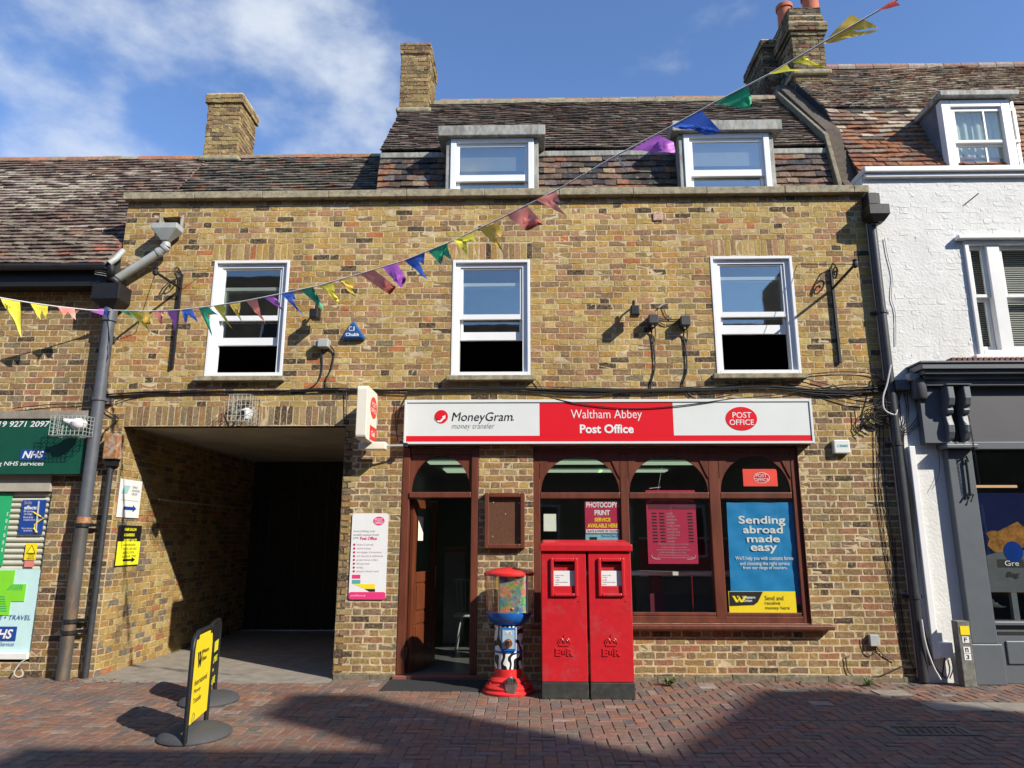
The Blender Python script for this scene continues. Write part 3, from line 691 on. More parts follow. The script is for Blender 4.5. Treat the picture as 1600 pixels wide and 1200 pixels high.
tiles((RX0, .70, 6.86), (1, 0, 0), s2n, RX1-RX0, 2.44, lambda c, b: pal(P_U, len(c)), TILE, roof, single=130, gauge=.10, lift=.045, sag=sag)
obj('lead_flashing', MB().box(RX0, RX1, .69, .74, 6.76, 6.845), LEADC, B, bevel=.012)
# ridge tiles
def ridge(x0, x1, y, z, parent, palette, r=.11, L=.30):
    x = x0
    while x < x1-.05:
        w = min(L, x1-x); mb = MB(); a = np.linspace(-.15*pi, 1.15*pi, 9); dz = rng.normal(0, .003)
        v = []
        for X, rr in ((x+.004, r), (x+w-.004, r*.97)):
            for q in a: v.append((X, y+rr*cos(q), z+dz+rr*sin(q)))
        n = len(a); f = [(i, i+1, n+i+1, n+i) for i in range(n-1)]+[list(range(n)), list(range(2*n-1, n-1, -1))]
        mb.add(v, f, pal(palette, 1)[0]); obj('ridge_tile', mb, RIDGE, parent); x += w
P_R = [((.28, .13, .075), 30), ((.24, .16, .10), 20), ((.35, .15, .08), 16), ((.27, .23, .15), 10)]
ridge(-1.45, RX1-.02, 2.33, 8.66, B, P_R)
obj('ridge_mortar', MB().box(RX0+.5, RX1-.1, 2.2, 2.46, 8.60, 8.69), STONE, B, bevel=.02)

# ---- dormers
def dormer(fpx, spx, glass_px, rail, lab=None):
    yf = .36
    x0, x1, z0, z1 = R4(*fpx, yf)
    d = obj('dormer', MB().box(x0-.055, x1+.055, yf+.18, 2.0, 5.5, z1-.02), LEAD, B, bevel=.006)
    ys = yf-.09; sx = R4(*spx, ys)
    zt = P((spx[0]+spx[2])/2, spx[1], ys)[1]; zb = P((spx[0]+spx[2])/2, spx[3], ys)[1]; z1 = zb-.004
    obj('dormer_roof', MB().box(sx[0], sx[1], ys, 2.3, zb, zt), LEADC, d, bevel=.012)
    obj('window_frame', MB().frame(x0, x1, 5.55, z1, .075, yf-.02, yf+.1, wt=.06), WHITEU, d, bevel=.005)
    gx0, gx1, gz0, gz1 = R4(*glass_px, yf+.04)
    zr1, zr0 = P((glass_px[0]+glass_px[2])/2, rail[0], yf+.03)[1], P((glass_px[0]+glass_px[2])/2, rail[1], yf+.03)[1]
    obj('upper_sash', MB().frame(x0+.075, x1-.075, zr0, z1-.06, .045, yf+.015, yf+.055, wb=zr1-zr0, wt=.05), WHITEU, d, bevel=.004)
    obj('pane', MB().box(x0+.115, x1-.115, yf+.03, yf+.034, zr1, z1-.10), GLD, d)
    obj('lower_sash', MB().frame(x0+.078, x1-.078, 5.6, zr0+.03, .05, yf+.06, yf+.095, wb=.05, wt=.02), WHITEU, d, bevel=.004)
    obj('pane', MB().box(x0+.12, x1-.12, yf+.075, yf+.079, 5.64, zr0+.01), GLD, d)
    obj('pale_pane_backing', MB().box(x0+.09, x1-.09, yf+.11, yf+.115, zr0+.20, z1-.05), BLIND, d)  # added pale sheet that makes the upper dormer pane read lighter
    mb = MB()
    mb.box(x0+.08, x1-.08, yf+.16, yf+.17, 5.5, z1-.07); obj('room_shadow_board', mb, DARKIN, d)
    for sxx in (x0-.03, x1+.03): obj('lead_cheek', MB().box(sxx-.035, sxx+.035, yf, yf+.2, 5.55, z1-.002), LEADC, d, bevel=.01)
dormer((704, 213, 834, 298), (684, 195, 852, 211), (721, 231, 817, 275), (274, 284))
dormer((1069, 206, 1203, 292), (1050, 187, 1222, 203), (1085, 222, 1184, 267), (266, 276))

# ---- chimneys
def chimney(x0, x1, y0, y1, zb, zt, palette, corbels, pots=(), m=BR, over=.035, flaunch=True):
    c = obj('chimney', MB().box(x0, x1, y0, y1, zb, zt), MORT, B if x0 < 4.3 else WB)
    for fr, a, b in ((Fr((x0, y0, 0), (1, 0, 0), (0, 0, 1), (0, -1, 0)), 0, x1-x0), (Fr((x1, y0, 0), (0, 1, 0), (0, 0, 1), (1, 0, 0)), 0, y1-y0), (Fr((x0, y1, 0), (0, -1, 0), (0, 0, 1), (-1, 0, 0)), 0, y1-y0), (Fr((x1, y1, 0), (-1, 0, 0), (0, 0, 1), (0, 1, 0)), 0, x1-x0)):
        allb = []; z = zb; row = 0; rr = []
        while z < zt-.01:
            pr = next((o for (k0, k1, o) in corbels if k0-.03 <= zt-z-.075 < k1-.03), 0)
            f = flemish(a-pr, b+pr, z, min(z+.075, zt), phase=.05+(row % 2)*.16)
            if len(f): rr.append((f, pr))
            z += .075; row += 1
        for pr in sorted({q[1] for q in rr}):
            F = np.vstack([q[0] for q in rr if q[1] == pr])
            fr2 = Fr(fr.O+fr.n*pr, fr.u, fr.v, fr.n); n = len(F); prr = rng.uniform(.004, .014, n)
            bv = brick_verts(F[:, 0]-.003, F[:, 1]+.003, F[:, 2], F[:, 3], prr, depth=.02+pr, rough=1.8); v = fr2(bv[..., 0], bv[..., 1], bv[..., 2]).reshape(-1, 3)
            cc_ = pal(palette, n); obj('bricks', MB().add(v, brick_faces(n), np.repeat(cc_, 30, 0)), m, c, kind='stuff', fix=False)
    for (k0, k1, o) in corbels:
        if o: obj('corbel_course', MB().box(x0-o+.004, x1+o-.004, y0-o+.004, y1+o-.004, zt-k1+.01, zt-k0-.01), MORT, c)
    if flaunch:
        mb = MB(); mb.box(x0-.06, x1+.07, y0-.07, y1, zb+flaunch, zb+flaunch+.09); obj('flaunching', mb, STONE, c, bevel=.03)
    for (px_, py_, r, h) in pots:
        mb = MB().lathe([(r, zt-.02), (r*.95, zt+h-.1), (r*1.12, zt+h-.1), (r*1.12, zt+h-.03), (r*.9, zt+h), (r*.75, zt+h), (r*.75, zt+.1)], px_, py_, 20)
        obj('chimney_pot', mb, TERR, c, smooth=True)
    return c
chimney(-5.22, -4.69, 1.95, 2.58, 7.0, P(355, 146, 1.95)[1], PAL_CH, [(0, .15, .035), (.15, .225, .0)], flaunch=.45)
chimney(-2.085, -1.63, 2.05, 2.85, 8.1, P(650, 68, 2.05)[1], PAL_CH, [(0, .225, .02)], flaunch=.24)
chimney(P(1193, 100, 2.75)[0], 4.46, 2.75, 3.7, 8.2, P(1200, 62, 2.75)[1], PAL_CHD, [(0, .15, .03)], m=DIRTB, flaunch=0)

# ---- party wall between the two roofs
pp = [(.27, 5.85), (.27, 5.98), (.50, 6.25), (.80, 7.20), (2.36, 9.0), (2.9, 9.0), (4.3, 7.0), (4.3, 5.4), (.3, 5.4)]
obj('party_wall', MB().prism(pp, YZ(RX1), 0, -.21), mat('dark_render', (.085, .066, .048), .95, var=.35, scale=14, bump=.004), B, bevel=.01)
obj('mortar_fillet', MB().prism([(.34, 5.62), (.42, 6.05), (.70, 7.06), (2.30, 8.86), (2.30, 8.70), (.84, 6.95), (.48, 5.62)], YZ(RX1-.06), 0, -.059), mat('old_mortar_fillet', (.19, .165, .11), .95, var=.4, scale=14), B, bevel=.01)

# ================================================================== LEFT BUILDING (pharmacy)
LB = thing('pharmacy_building', (-7, 2, 0), 'brick shop at the left edge with green fascia and sloping clay tiled roof', 'building')
SH = (-9.0, -5.63, .16, 2.27)
m_ = MB(); wall_cells(m_, -9, XL-.004, 0, 4.72, [SH], FRONT, .2, front=-.004)
lw = obj('wall', m_, MORT, LB, fix=False)
FL = Fr((0, .004, 0), (1, 0, 0), (0, 0, 1), (0, -1, 0))
brickwork(flemish(-9, XL-.012, 0, 4.70, [SH], phase=.07), FL, BR, lw, PAL_LOW, single=180, colfn=None)
tl0 = np.array([-9.0, -.27, 4.80]); s3 = np.array([0, 1, 1.19]); s3 /= np.linalg.norm(s3)
rlen = (2.07+.27)/s3[1]
lr = obj('roof', MB().prism([(-.24, 4.76), (2.07, 7.52), (4.3, 4.8)], YZ(-9), 0, -(9+XL)), VDARK, LB)
br = obj('roof', MB().prism([(.3, 5.4), (.3, 5.42), (2.07, 7.52), (4.3, 4.8)], YZ(XL-.001), 0, -(RX0-XL)), VDARK, B)
P_LR = [((.17, .118, .092), 34), ((.20, .145, .115), 24), ((.13, .095, .08), 20), ((.24, .12, .075), 2), ((.23, .18, .14), 16)]
P_LR2 = [((.38, .325, .26), 40), ((.30, .25, .20), 25), ((.17, .12, .10), 12)]
P_BR = [((.10, .088, .072), 35), ((.145, .12, .09), 25), ((.06, .055, .05), 20), ((.20, .10, .065), 12), ((.19, .165, .125), 10)]
def lcol(c, b):
    A = pal(P_LR, len(c)); L2 = pal(P_LR2, len(c)); n = .6*np.sin(c[:, 0]*1.3+1.3*np.sin(c[:, 2]*1.7)+.6)+.5*np.sin(c[:, 2]*3.1-c[:, 0]*1.8)
    p = np.clip(.65+.9*n, .03, .97)*np.clip((c[:, 2]-5.35)/.5, .02, 1)*np.clip((7.35-c[:, 2])/.5, .1, 1)*np.clip((-5.2-c[:, 0])*1.2, 0.06, 1); k = rng.random(len(c)) < p; A[k] = L2[k]
    k = (rng.random(len(c)) < np.clip((5.35-c[:, 2])*1.8, 0, .8)*np.clip((c[:, 0]+6.0)*1.2, 0, 1)); A[k] = pal([((.34, .13, .08), 1), ((.26, .11, .08), 1)], int(k.sum())) if k.sum() else A[k]
    return A
tiles(tl0, (1, 0, 0), s3, 9+XL-.02, rlen, lcol, TILE, lr, single=300, gauge=.10, lift=.045)
tiles((XL, .32, 4.80+.59*1.19), (1, 0, 0), s3, RX0-XL, (2.07-.32)/s3[1], lambda c, b: pal(P_BR, len(c)), TILE, br, single=0, gauge=.10, lift=.042)
ridge(-9, XL-.05, 2.07, 7.53, LB, P_R, r=.10); ridge(-4.62, RX0-.02, 2.07, 7.53, B, P_R, r=.10)
obj('fascia_board', MB().box(-9, XL-.01, -.22, -.005, 4.55, 4.76), BLK, LB)
mb = MB(); a = np.linspace(pi, 2*pi, 9); n = len(a)
v = [(X, -.30+rr*cos(q), 4.79+rr*sin(q)) for X, rr in ((-9, .065), (XL+.02, .065)) for q in a]+[(X, -.30+rr*cos(q), 4.79+rr*sin(q)) for X, rr in ((-9, .058), (XL+.02, .058)) for q in a]
mb.add(v, [(i, i+1, n+i+1, n+i) for i in range(n-1)]+[(2*n+i, 3*n+i, 3*n+i+1, 2*n+i+1) for i in range(n-1)]+[(n+i, n+i+1, 3*n+i+1, 3*n+i) for i in range(n-1)]); obj('gutter', mb, PIPEB, LB)
# shutter front
obj('shutter_box', fpm := MB().box(-9, -5.64, -.03, .12, P(40, 768, -.03)[1], 2.27), CEIL, LB, bevel=.006)
z = P(40, 768, .04)[1]; zbm = P(30, 890, .04)[1]
while z > zbm:
    h = .066; mb = MB(); q = np.linspace(0, pi, 6)
    pts = [(.05-.016*sin(t), z-h/2-(h/2-.004)*cos(t)) for t in q]+[(.07, z-.004), (.07, z-h+.004)]
    pts = [(.05-.018*sin(t), z-h+.004+(h-.008)*t/pi) for t in q]+[(.07, z-.004), (.07, z-h+.004)]
    mb.prism(pts, YZ(-9), 0, -3.35); obj('shutter_slat', mb, SHUT, LB); z -= h
obj('shop_panel', MB().box(-9, -5.645, .02, .07, P(30, 1020, .02)[1], zbm), AQUA, LB)
obj('panel_sill', MB().box(-9, -5.64, -.03, .06, P(30, 1030, 0)[1], P(30, 1020, 0)[1]), WHITE, LB, bevel=.006)
room(LB, -9, -5.7, .2, 1.0, .2, 2.25, VDARK)
def ltext(body, x0, y0, x1, y1, Y, m, parent, **k): return ftext(body, x0, y0, x1, y1, Y, m, parent, **k)
# green cross
cr_ = thing('pharmacy_poster', (-6, .015, .5), 'pale aqua window vinyl with lime green cross, ATE TRAVEL lettering and blue logo', 'window sign')
cx, cz = P(6, 926, .012); s = .30; t_ = .115
pts = [(-t_, s), (t_, s), (t_, t_), (s, t_), (s, -t_), (t_, -t_), (t_, -s), (-t_, -s), (-t_, -t_), (-s, -t_), (-s, t_), (-t_, t_)]
obj('cross', MB().prism([(cx+a*.83, cz+b*.83) for a, b in pts], FRONT, -.018, -.012), LIME, cr_)
mb = MB()
for k in range(7):
    mb.prism([(cx+.03+k*.028, cz+.03), (cx+.04+k*.028, cz+.03), (cx+.09+k*.02, cz+.09), (cx+.08+k*.02, cz+.09)], FRONT, -.010, -.0085)
    mb.prism([(cx-.09+k*.014, cz-.04-k*.026), (cx+.02+k*.008, cz-.04-k*.026), (cx+.02+k*.008, cz-.048-k*.026), (cx-.09+k*.014, cz-.048-k*.026)], FRONT, -.010, -.0085)
obj('cross_rays', mb, GRNP, cr_)
ltext('DATE \u2022 TRAVEL', -22, 961, 48, 968, .010, NHSB, cr_, shear=.2)
fpanel('logo_panel', -22, 979, 25, 1001, .010, .006, NHSB, cr_); ltext('NHS', -19, 983, 20, 998, .006, WHT, cr_, bold=.03, shear=.25)
ltext('NHS Services', -14, 1003, 22, 1009, .010, NHSB, cr_)
# posters on the shutter
ps = thing('side_effects_poster', (-5.9, .0, 1.7), 'dark blue poster with a tape measure stuck on the roller shutter', 'poster')
fpanel('poster_sheet', 32, 781, 69, 835, .012, .004, NHSB, ps)
ltext('Side', 38, 782, 50, 788, .009, GRYT, ps); ltext('effects', 38, 790, 58, 796, .009, WHT, ps, bold=.03)
for k, w in enumerate(('from', 'weight', 'loss', 'injections?')): ltext(w, 37, 797+k*4.6, 45+3*len(w)*.55, 800.5+k*4.6, .009, WHT, ps)
ltext('Visit our pharmacy for\nhelp and advice', 33, 824, 54, 831, .009, WHT, ps)
q0 = P(61, 783, .008); q1 = P(56, 832, .008); 
obj('pen_picture', MB().tube([(q0[0], .004, q0[1]), (q1[0], .004, q1[1])], .010, 8), GRYT, ps)
tp = [P(*c, .0) for c in ((52, 800), (56, 803), (62, 806), (68, 810), (60, 815), (54, 820), (53, 826), (58, 832))]
obj('tape_picture', MB().tube([(a, .001, b) for a, b in tp], .008, 6), YELP, ps)
ws = thing('warning_sign', (-5.8, .0, 1.3), 'small yellow CCTV warning sticker with a red strip on the roller shutter', 'sign')
fpanel('sign_sheet', 39, 849, 57, 875, .012, .003, YELP, ws); fpanel('red_strip', 38, 876, 53, 886, .012, .003, mat('print_pale_red', (.62, .20, .18)), ws)
a, b = P(49, 858, .01); obj('triangle_mark', MB().prism([(a-.055, b-.05), (a+.055, b-.05), (a, b+.05)], FRONT, -.011, -.009), BLK, ws)
obj('triangle_mark', MB().prism([(a-.042, b-.042), (a+.042, b-.042), (a, b+.036)], FRONT, -.0088, -.0075), YELF, ws)
ltext('WARNING\nCCTV IN\nOPERATION', 42, 865, 54, 874, .010, BLK, ws)
bn = thing('green_banner', (-6.3, 0, 1.5), 'bright green vertical banner with white letters at the left edge of the shutter', 'banner')
fpanel('banner_sheet', -30, 770, 12, 884, .018, .003, GRNP, bn); ltext('c\no\nr\no\nn\na', 6, 800, 9, 862, .015, WHT, bn, bold=.02)
# fascia
gs = thing('pharmacy_fascia_sign', (-7, -.1, 2.26), 'dark green shop fascia sign with white phone number and blue logo', 'sign')
gz = R4(-40, 655, 134, 741, -.12)
obj('sign_board', MB().box(-9, -5.225, -.12, -.006, gz[2], gz[3]), GREENS, gs, bevel=.006)
obj('sign_ledge', MB().box(-9, -5.23, -.14, -.006, gz[3]+.002, gz[3]+.10), CONC, gs, bevel=.006)
ltext('019 9271 2097', -11, 658, 78, 667, -.124, WHT, gs, bold=.015, shear=.2)
fpanel('logo_panel', 32, 702, 71, 719, -.124, .003, NHSB, gs); ltext('NHS', 35, 704.5, 68, 716, -.127, WHT, gs, bold=.035, shear=.25)
ltext('g NHS services', -3, 721, 68, 729.5, -.124, WHT, gs, bold=.01, shear=.15)

# ================================================================== RIGHT BUILDING (white)
WB = thing('white_building', (6.5, 2, 0), 'white painted brick building at the right edge above a slate grey shopfront', 'building')
FW = Fr((0, -.03, 0), (1, 0, 0), (0, 0, 1), (0, -1, 0))
w0 = P(1503, 380, -.03)[0]; wz1 = P(1560, 377, -.03)[1]; wz0 = P(1560, 556, -.03)[1]
HW = (w0, 7.4, wz0, wz1); HS = (5.0, 9, .0, 3.25)
m_ = MB(); wall_cells(m_, XR+.004, 9, 0, 6.02, [HW, HS], FW, .23)
ww = obj('wall', m_, WALLW, WB, fix=False)
wbk = flemish(XR+.012, 9, 2.95, 6.02, [HW, HS, (-9, 9, 0, 2.9)], phase=.03)
brickwork(wbk, FW, WALLW, ww, PAL_UP, proud=(-.001, .0022), single=150, flatcol=(.8, .8, .78), rough=1.3)
obj('wall_coping', MB().box(XR+.0, 9, -.13, .25, 6.025, 6.10), WHITE, WB, bevel=.012)
obj('coping_bead', MB().box(XR+.02, 9, -.09, .0, 5.97, 6.022), WHITE, WB, bevel=.01)
wr = obj('roof', MB().prism([(.3, 5.9), (.34, 6.15), (1.2, 7.80), (2.7, 9.55), (4.5, 7.5), (4.6, 5.9)], YZ(RX1+.2), 0, -(9-RX1-.2)), VDARK, WB)
P_O = [((.27, .115, .06), 34), ((.22, .10, .065), 24), ((.17, .11, .085), 16), ((.33, .15, .08), 12), ((.24, .18, .14), 12)]
P_P = [((.38, .32, .23), 32), ((.27, .19, .13), 26), ((.18, .12, .085), 22), ((.26, .13, .07), 8), ((.10, .08, .065), 12)]
e1 = np.array([0, .86, 1.65]); e1 /= np.linalg.norm(e1); e2 = np.array([0, 1.5, 1.75]); e2 /= np.linalg.norm(e2)
def rcol(c, b):
    A = pal(P_O, len(c)); P2 = pal(P_P, len(c)); k = rng.random(len(c)) < np.clip((c[:, 2]-6.75)*.8, 0, .92); A[k] = P2[k]; return A
sag2 = lambda V: -.03*np.sin((V[..., 0]-4.4)*1.6)*np.clip((V[..., 1]-.6), 0, 1)
tiles((RX1+.2, .34, 6.15), (1, 0, 0), e1, 9-RX1-.2, 1.86, rcol, TILE, wr, single=150, gauge=.105, tw=.17, lift=.03, sag=sag2)
tiles((RX1+.2, 1.18, 7.78), (1, 0, 0), e2, 9-RX1-.2, 2.28, rcol, TILELL if False else TILEL, wr, single=100, gauge=.10, tw=.17, lift=.035, sag=sag2)
ridge(5.1, 9, 2.7, 9.52, WB, [((.30, .24, .20), 20), ((.25, .15, .11), 20)], r=.09)
PAL_CH4 = [((.19, .15, .085), 30), ((.25, .19, .10), 16), ((.15, .10, .065), 22), ((.09, .075, .055), 18), ((.17, .085, .055), 5)]
chimney(P(1237, 60, 2.1)[0], P(1286, 60, 2.1)[0], 2.1, 2.95, 8.3, P(1262, 12, 2.1)[1], PAL_CH4, [(0, .15, .0), (.15, .30, .02), (.30, .45, .06), (.45, .525, .025)], pots=[(4.62, 2.75, .13, .6), (4.98, 2.5, .14, .6)], m=DIRTB, flaunch=.68)
# right dormer
GLC = glass('curtained_window_glass', .13)
yf = .42
x0 = P(1474, 200, yf)[0]; z1 = P(1540, 157, yf)[1]; 
d = obj('dormer', MB().box(x0+.01, 6.6, yf+.18, 2.6, 5.9, z1+.02).box(x0+.01, x0+.06, yf+.02, yf+.18, 5.9, z1+.02), LEAD, WB, bevel=.006)
obj('dormer_roof', MB().box(x0-.04, 6.65, yf-.10, 2.9, z1+.02, z1+.10), LEADC, d, bevel=.012)
obj('window_frame', MB().frame(x0, 6.55, 6.0, z1, .12, yf-.02, yf+.1, wt=.10), WHITE, d, bevel=.006)
ga, gb = P(1492, 200, yf+.04)[0], P(1583, 200, yf+.04)[0]; gm = (ga+gb)/2
zr = P(1540, 222, yf)[1]
obj('upper_sash', MB().frame(ga-.04, gb+.05, zr, z1-.11, .045, yf+.01, yf+.05, wb=.04), WHITE, d, bevel=.004)
obj('glazing_bar', MB().box(gm-.011, gm+.011, yf+.012, yf+.045, zr+.04, z1-.15), WHITE, d)
obj('lower_sash', MB().frame(ga-.03, gb+.03, 6.05, zr+.01, .045, yf+.055, yf+.09, wb=.04), WHITE, d, bevel=.004)
obj('glazing_bar', MB().box(gm-.011, gm+.011, yf+.058, yf+.085, 6.08, zr), WHITE, d)
obj('pane', MB().box(ga, gb, yf+.03, yf+.034, zr+.03, z1-.14), GLC, d); obj('pane', MB().box(ga, gb, yf+.068, yf+.072, 6.08, zr), GLC, d)
mb = MB(); xs = np.linspace(ga-.05, gb+.05, 70); v = []
for z in (6.0, z1-.1):
    for x in xs: v.append((x, yf+.13+.012*sin(x*70)+.01*sin(x*31), z))
n = len(xs); mb.add(v, [(i, i+1, n+i+1, n+i) for i in range(n-1)]); obj('net_curtain', mb, CURT, d, smooth=True)
obj('fill_board', MB().box(gb+.05, 6.6, yf+.03, yf+.1, 5.9, z1), WHITE, d)
# upstairs window of the white building
wn = obj('window', MB().frame(HW[0]+.003, 7.39, wz0+.003, wz1-.003, .05, -.07, .12, wb=.06, wt=.05), WHITE, WB, bevel=.006)
obj('window_head', MB().box(HW[0]-.09, 7.5, -.13, -.032, wz1-.0, wz1+.055), WHITE, wn, bevel=.01)
q = lambda px: P(px, 460, .02)[0]
obj('mullion', MB().box(q(1546), q(1566), -.05, .1, wz0+.06, wz1-.05), WHITE, wn, bevel=.006)
zm = P(1560, 465, .0)[1]
for a, b in ((HW[0]+.055, q(1546)-.004), (q(1566)+.004, 7.3)):
    obj('upper_sash', MB().frame(a, b, zm-.0, wz1-.055, .045, -.01, .03, wb=.04), WHITE, wn, bevel=.004)
    obj('pane', MB().box(a+.04, b-.04, .008, .012, zm+.03, wz1-.09), GLS, wn)
    obj('lower_sash', MB().frame(a+.002, b-.002, wz0+.062, zm+.005, .045, .035, .075, wb=.07), WHITE, wn, bevel=.004)
    obj('pane', MB().box(a+.04, b-.04, .052, .056, wz0+.12, zm-.02), GLS, wn)
mb = MB(); z = wz0+.1
while z < wz1-.06: mb.box(HW[0]+.06, 7.3, .125, .145, z, z+.012); z += .028
obj('venetian_blind', mb, BLIND, wn, kind='stuff')
obj('window_sill', MB().box(HW[0]-.08, 7.5, -.12, -.032, wz0-.06, wz0-.003), WHITE, wn, bevel=.01)
room(WB, w0-.3, 7.5, .21, 1.6, wz0-.3, wz1+.2, DARKIN)
# slate shopfront
sf = obj('shopfront', MB().box(4.83, 9, -.10, -.031, 2.62, 3.26), DKGREY, WB, bevel=.004)
def stepbox(x0, steps, parent, name, m):
    mb = MB()
    for (y0, z0, z1, dx) in steps: mb.box(x0-dx, 9, y0, -.032, z0, z1)
    return obj(name, mb, m, parent, bevel=.006)
stepbox(4.62, [(-.34, 3.43, 3.50, .10), (-.30, 3.38, 3.428, .06), (-.24, 3.33, 3.378, .03), (-.20, 3.262, 3.328, 0)], sf, 'cornice', SLATEP)
mb = MB(); x = 4.60
for k in range(9): pass
obj('cornice_lead', MB().box(4.50, 9, -.36, -.032, 3.502, 3.52), LEAD, sf)
x = 4.98; mat_cr = mat('creasing_clay', (.16, .07, .055), .9, var=.4, scale=20)
while x < 6.3:
    c = MB(); c.box(x, x+.045, -.16, -.035, 3.53, 3.61, ); obj('creasing_tile', c, mat_cr, sf, bevel=.004); x += .062
obj('fascia_rail', MB().box(4.83, 9, -.14, -.031, 2.53, 2.615), SLATEP, sf, bevel=.006)
obj('wall_strip', MB().box(4.56, 4.83, -.14, -.032, 2.60, 3.26), SLATEP, sf, bevel=.006)
pl = obj('pilaster', MB().box(4.80, 5.08, -.13, .05, .42, 2.525), SLATEP, sf, bevel=.008)
obj('pilaster_base', MB().box(4.775, 5.105, -.16, .05, .0, .418), SLATEP, sf, bevel=.01)
obj('pilaster_cap', MB().box(4.74, 5.10, -.24, .0, 2.53, 2.58), SLATEP, sf, bevel=.012)
# console bracket, two scrolled cheeks
for xa in (4.80, 4.985):
    pts = [(-.0, 3.25), (.26, 3.25), (.27, 3.10), (.24, 3.02), (.20, 3.0), (.215, 2.97), (.19, 2.93), (.155, 2.92), (.17, 2.86), (.19, 2.80), (.185, 2.72), (.15, 2.65), (.10, 2.62), (.13, 2.585), (.0, 2.585)]
    fr = Fr((xa, -.03, 0), (0, -1, 0), (0, 0, 1), (1, 0, 0)); obj('console_cheek', MB().prism(pts, fr, 0, .075), SLATEP, sf, bevel=.01)
obj('console_back', MB().box(4.875, 4.985, -.11, -.0, 2.585, 3.25), BLK, sf)
obj('console_top', MB().box(4.79, 5.07, -.31, -.03, 3.252, 3.262), SLATEP, sf)
sr = obj('stall_riser', MB().box(5.085, 9, -.06, .04, .0, .60), SLATEP, sf, bevel=.005)
obj('riser_panel', MB().box(5.20, 6.2, -.078, -.06, .20, .44), SLATEP, sf, bevel=.012)
obj('riser_groove_shade', MB().box(5.13, 9, -.064, -.0605, .50, .535), BLK, sf)  # raised black strip drawn as the shade of a groove
obj('shop_sill', MB().box(5.085, 9, -.11, .05, .604, .645), SLATEP, sf, bevel=.008)
obj('shop_pane', MB().box(5.085, 9, .012, .018, .65, 2.53), GLS, sf)
obj('transom_strip', MB().box(5.085, 5.62, .0, .011, P(1560, 762, 0)[1], P(1560, 758, 0)[1]), mat('timber_strip', (.50, .30, .13)), sf)
obj('display_shelf', MB().box(5.085, 5.9, .03, .30, P(1570, 924, .03)[1]-.01, P(1570, 921, .03)[1]+.01), mat('timber_shelf', (.45, .27, .12)), sf)
obj('display_post', MB().box(P(1583, 950, .03)[0], P(1592, 950, .03)[0], .03, .08, .65, P(1570, 924, .03)[1]-.012), SLATEP, sf)
room(WB, 4.9, 9, .25, 2.5, .0, 3.1, VDARK)
po = thing('food_poster', (5.4, .05, 1.2), 'dark blue window poster showing a pastry, grey bag and blue disc', 'poster')
fpanel('poster_sheet', 1532, 770, 1660, 920, .035, .004, mat('poster_navy', (.006, .010, .05), .95, spec=.05), po)
pz = lambda L, Y=.03: [P(a, b, Y) for a, b in L]
obj('pastry_picture', MB().prism(pz([(1540, 833), (1549, 829), (1560, 830), (1575, 822), (1590, 815), (1598, 822), (1612, 826), (1610, 855), (1580, 857), (1568, 864), (1553, 862), (1543, 852), (1546, 842)]), FRONT, -.033, -.030), mat('pastry_print', (.24, .11, .03), .95, var=.6, scale=14, spec=.05), po)
obj('bag_picture', MB().prism(pz([(1541, 868), (1560, 862), (1640, 858), (1640, 925), (1548, 925)]), FRONT, -.0295, -.0275), mat('bag_print', (.10, .105, .115), .95, spec=.05), po)
a, b = P(1584, 862, .02); obj('disc_picture', MB().ell(a, b, .105, .115, FRONT, -.026, -.024), mat('disc_print', (.006, .035, .20), .95, spec=.05), po)
ftext('Gre', 1570, 876, 1592, 884, .022, WHT, po); fpanel('name_strip', 1558, 874, 1600, 887, .0265, .002, BLK, po); ftext('Bag', 1572, 893, 1594, 904, .022, BLK, po, bold=.04, shear=.3)
nap = thing('paper_bag', (5.2, .2, .65), 'crumpled white paper lying on the shop window display', 'paper')
mb = MB(); a0 = P(1552, 935, .15)
V = []; rr = np.random.default_rng(3)
for i in range(9):
    for j in range(5): V.append((a0[0]-.08+i*.022+rr.normal(0, .006), .1+j*.05, a0[1]-i*.012+rr.normal(0, .014)))
mb.add(V, [(i*5+j, i*5+j+1, i*5+j+6, i*5+j+5) for i in range(8) for j in range(4)]); obj('paper_sheet', mb, WHT, nap)

# ================================================================== BUILDINGS ACROSS THE STREET (behind the camera; they shade the road and show in the panes)
OY = -12.5
def opp(name, x0, x1, zt, label, gable=None):
    o = thing(name, ((x0+x1)/2, OY-3, 0), label, 'building')
    pts = [(x0, -.02), (x1, -.02), (x1, zt)]+([(gable, zt+(x1-x0)*.4)] if gable else [])+[(x0, zt)]
    fr = Fr((0, OY, 0), (1, 0, 0), (0, 0, 1), (0, 1, 0))
    obj('wall', MB().prism(pts, fr, 0, -5), OPPW, o)
    for r in range(int(zt/2.9)):
        x = x0+.9
        while x < x1-1.2:
            w = obj('window', MB().frame(x, x+1.0, 1.0+r*2.9, 2.5+r*2.9, .07, OY-.05, OY+.03), WHITE, o)
            obj('pane', MB().box(x+.07, x+.93, OY+.004, OY+.01, 1.07+r*2.9, 2.43+r*2.9), BLK, w); x += 2.1
    return o
opp('opposite_building', -26, -5.2, 9.6, 'plain brick building across the street at far left, behind the viewpoint')
opp('opposite_building', -5.19, 8.99, 8.0, 'low brick building across the street facing the post office')
o3 = opp('opposite_building', 9.0, 13.6, 10.8, 'tall flat topped brick building across the street at right')
fr = Fr((0, OY, 0), (1, 0, 0), (0, 0, 1), (0, 1, 0))
obj('chimney', MB().box(12.85, 13.58, OY-.9, OY, 10.8, 12.9), OPPW, o3)
o4 = thing('opposite_building', (16.5, OY-3, 0), 'gabled brick building across the street at far right', 'building')
obj('wall', MB().prism([(13.61, 0), (18.9, 0), (18.9, 13.3), (18.0, 13.25), (13.61, 10.7)], fr, 0, -5), OPPW, o4)
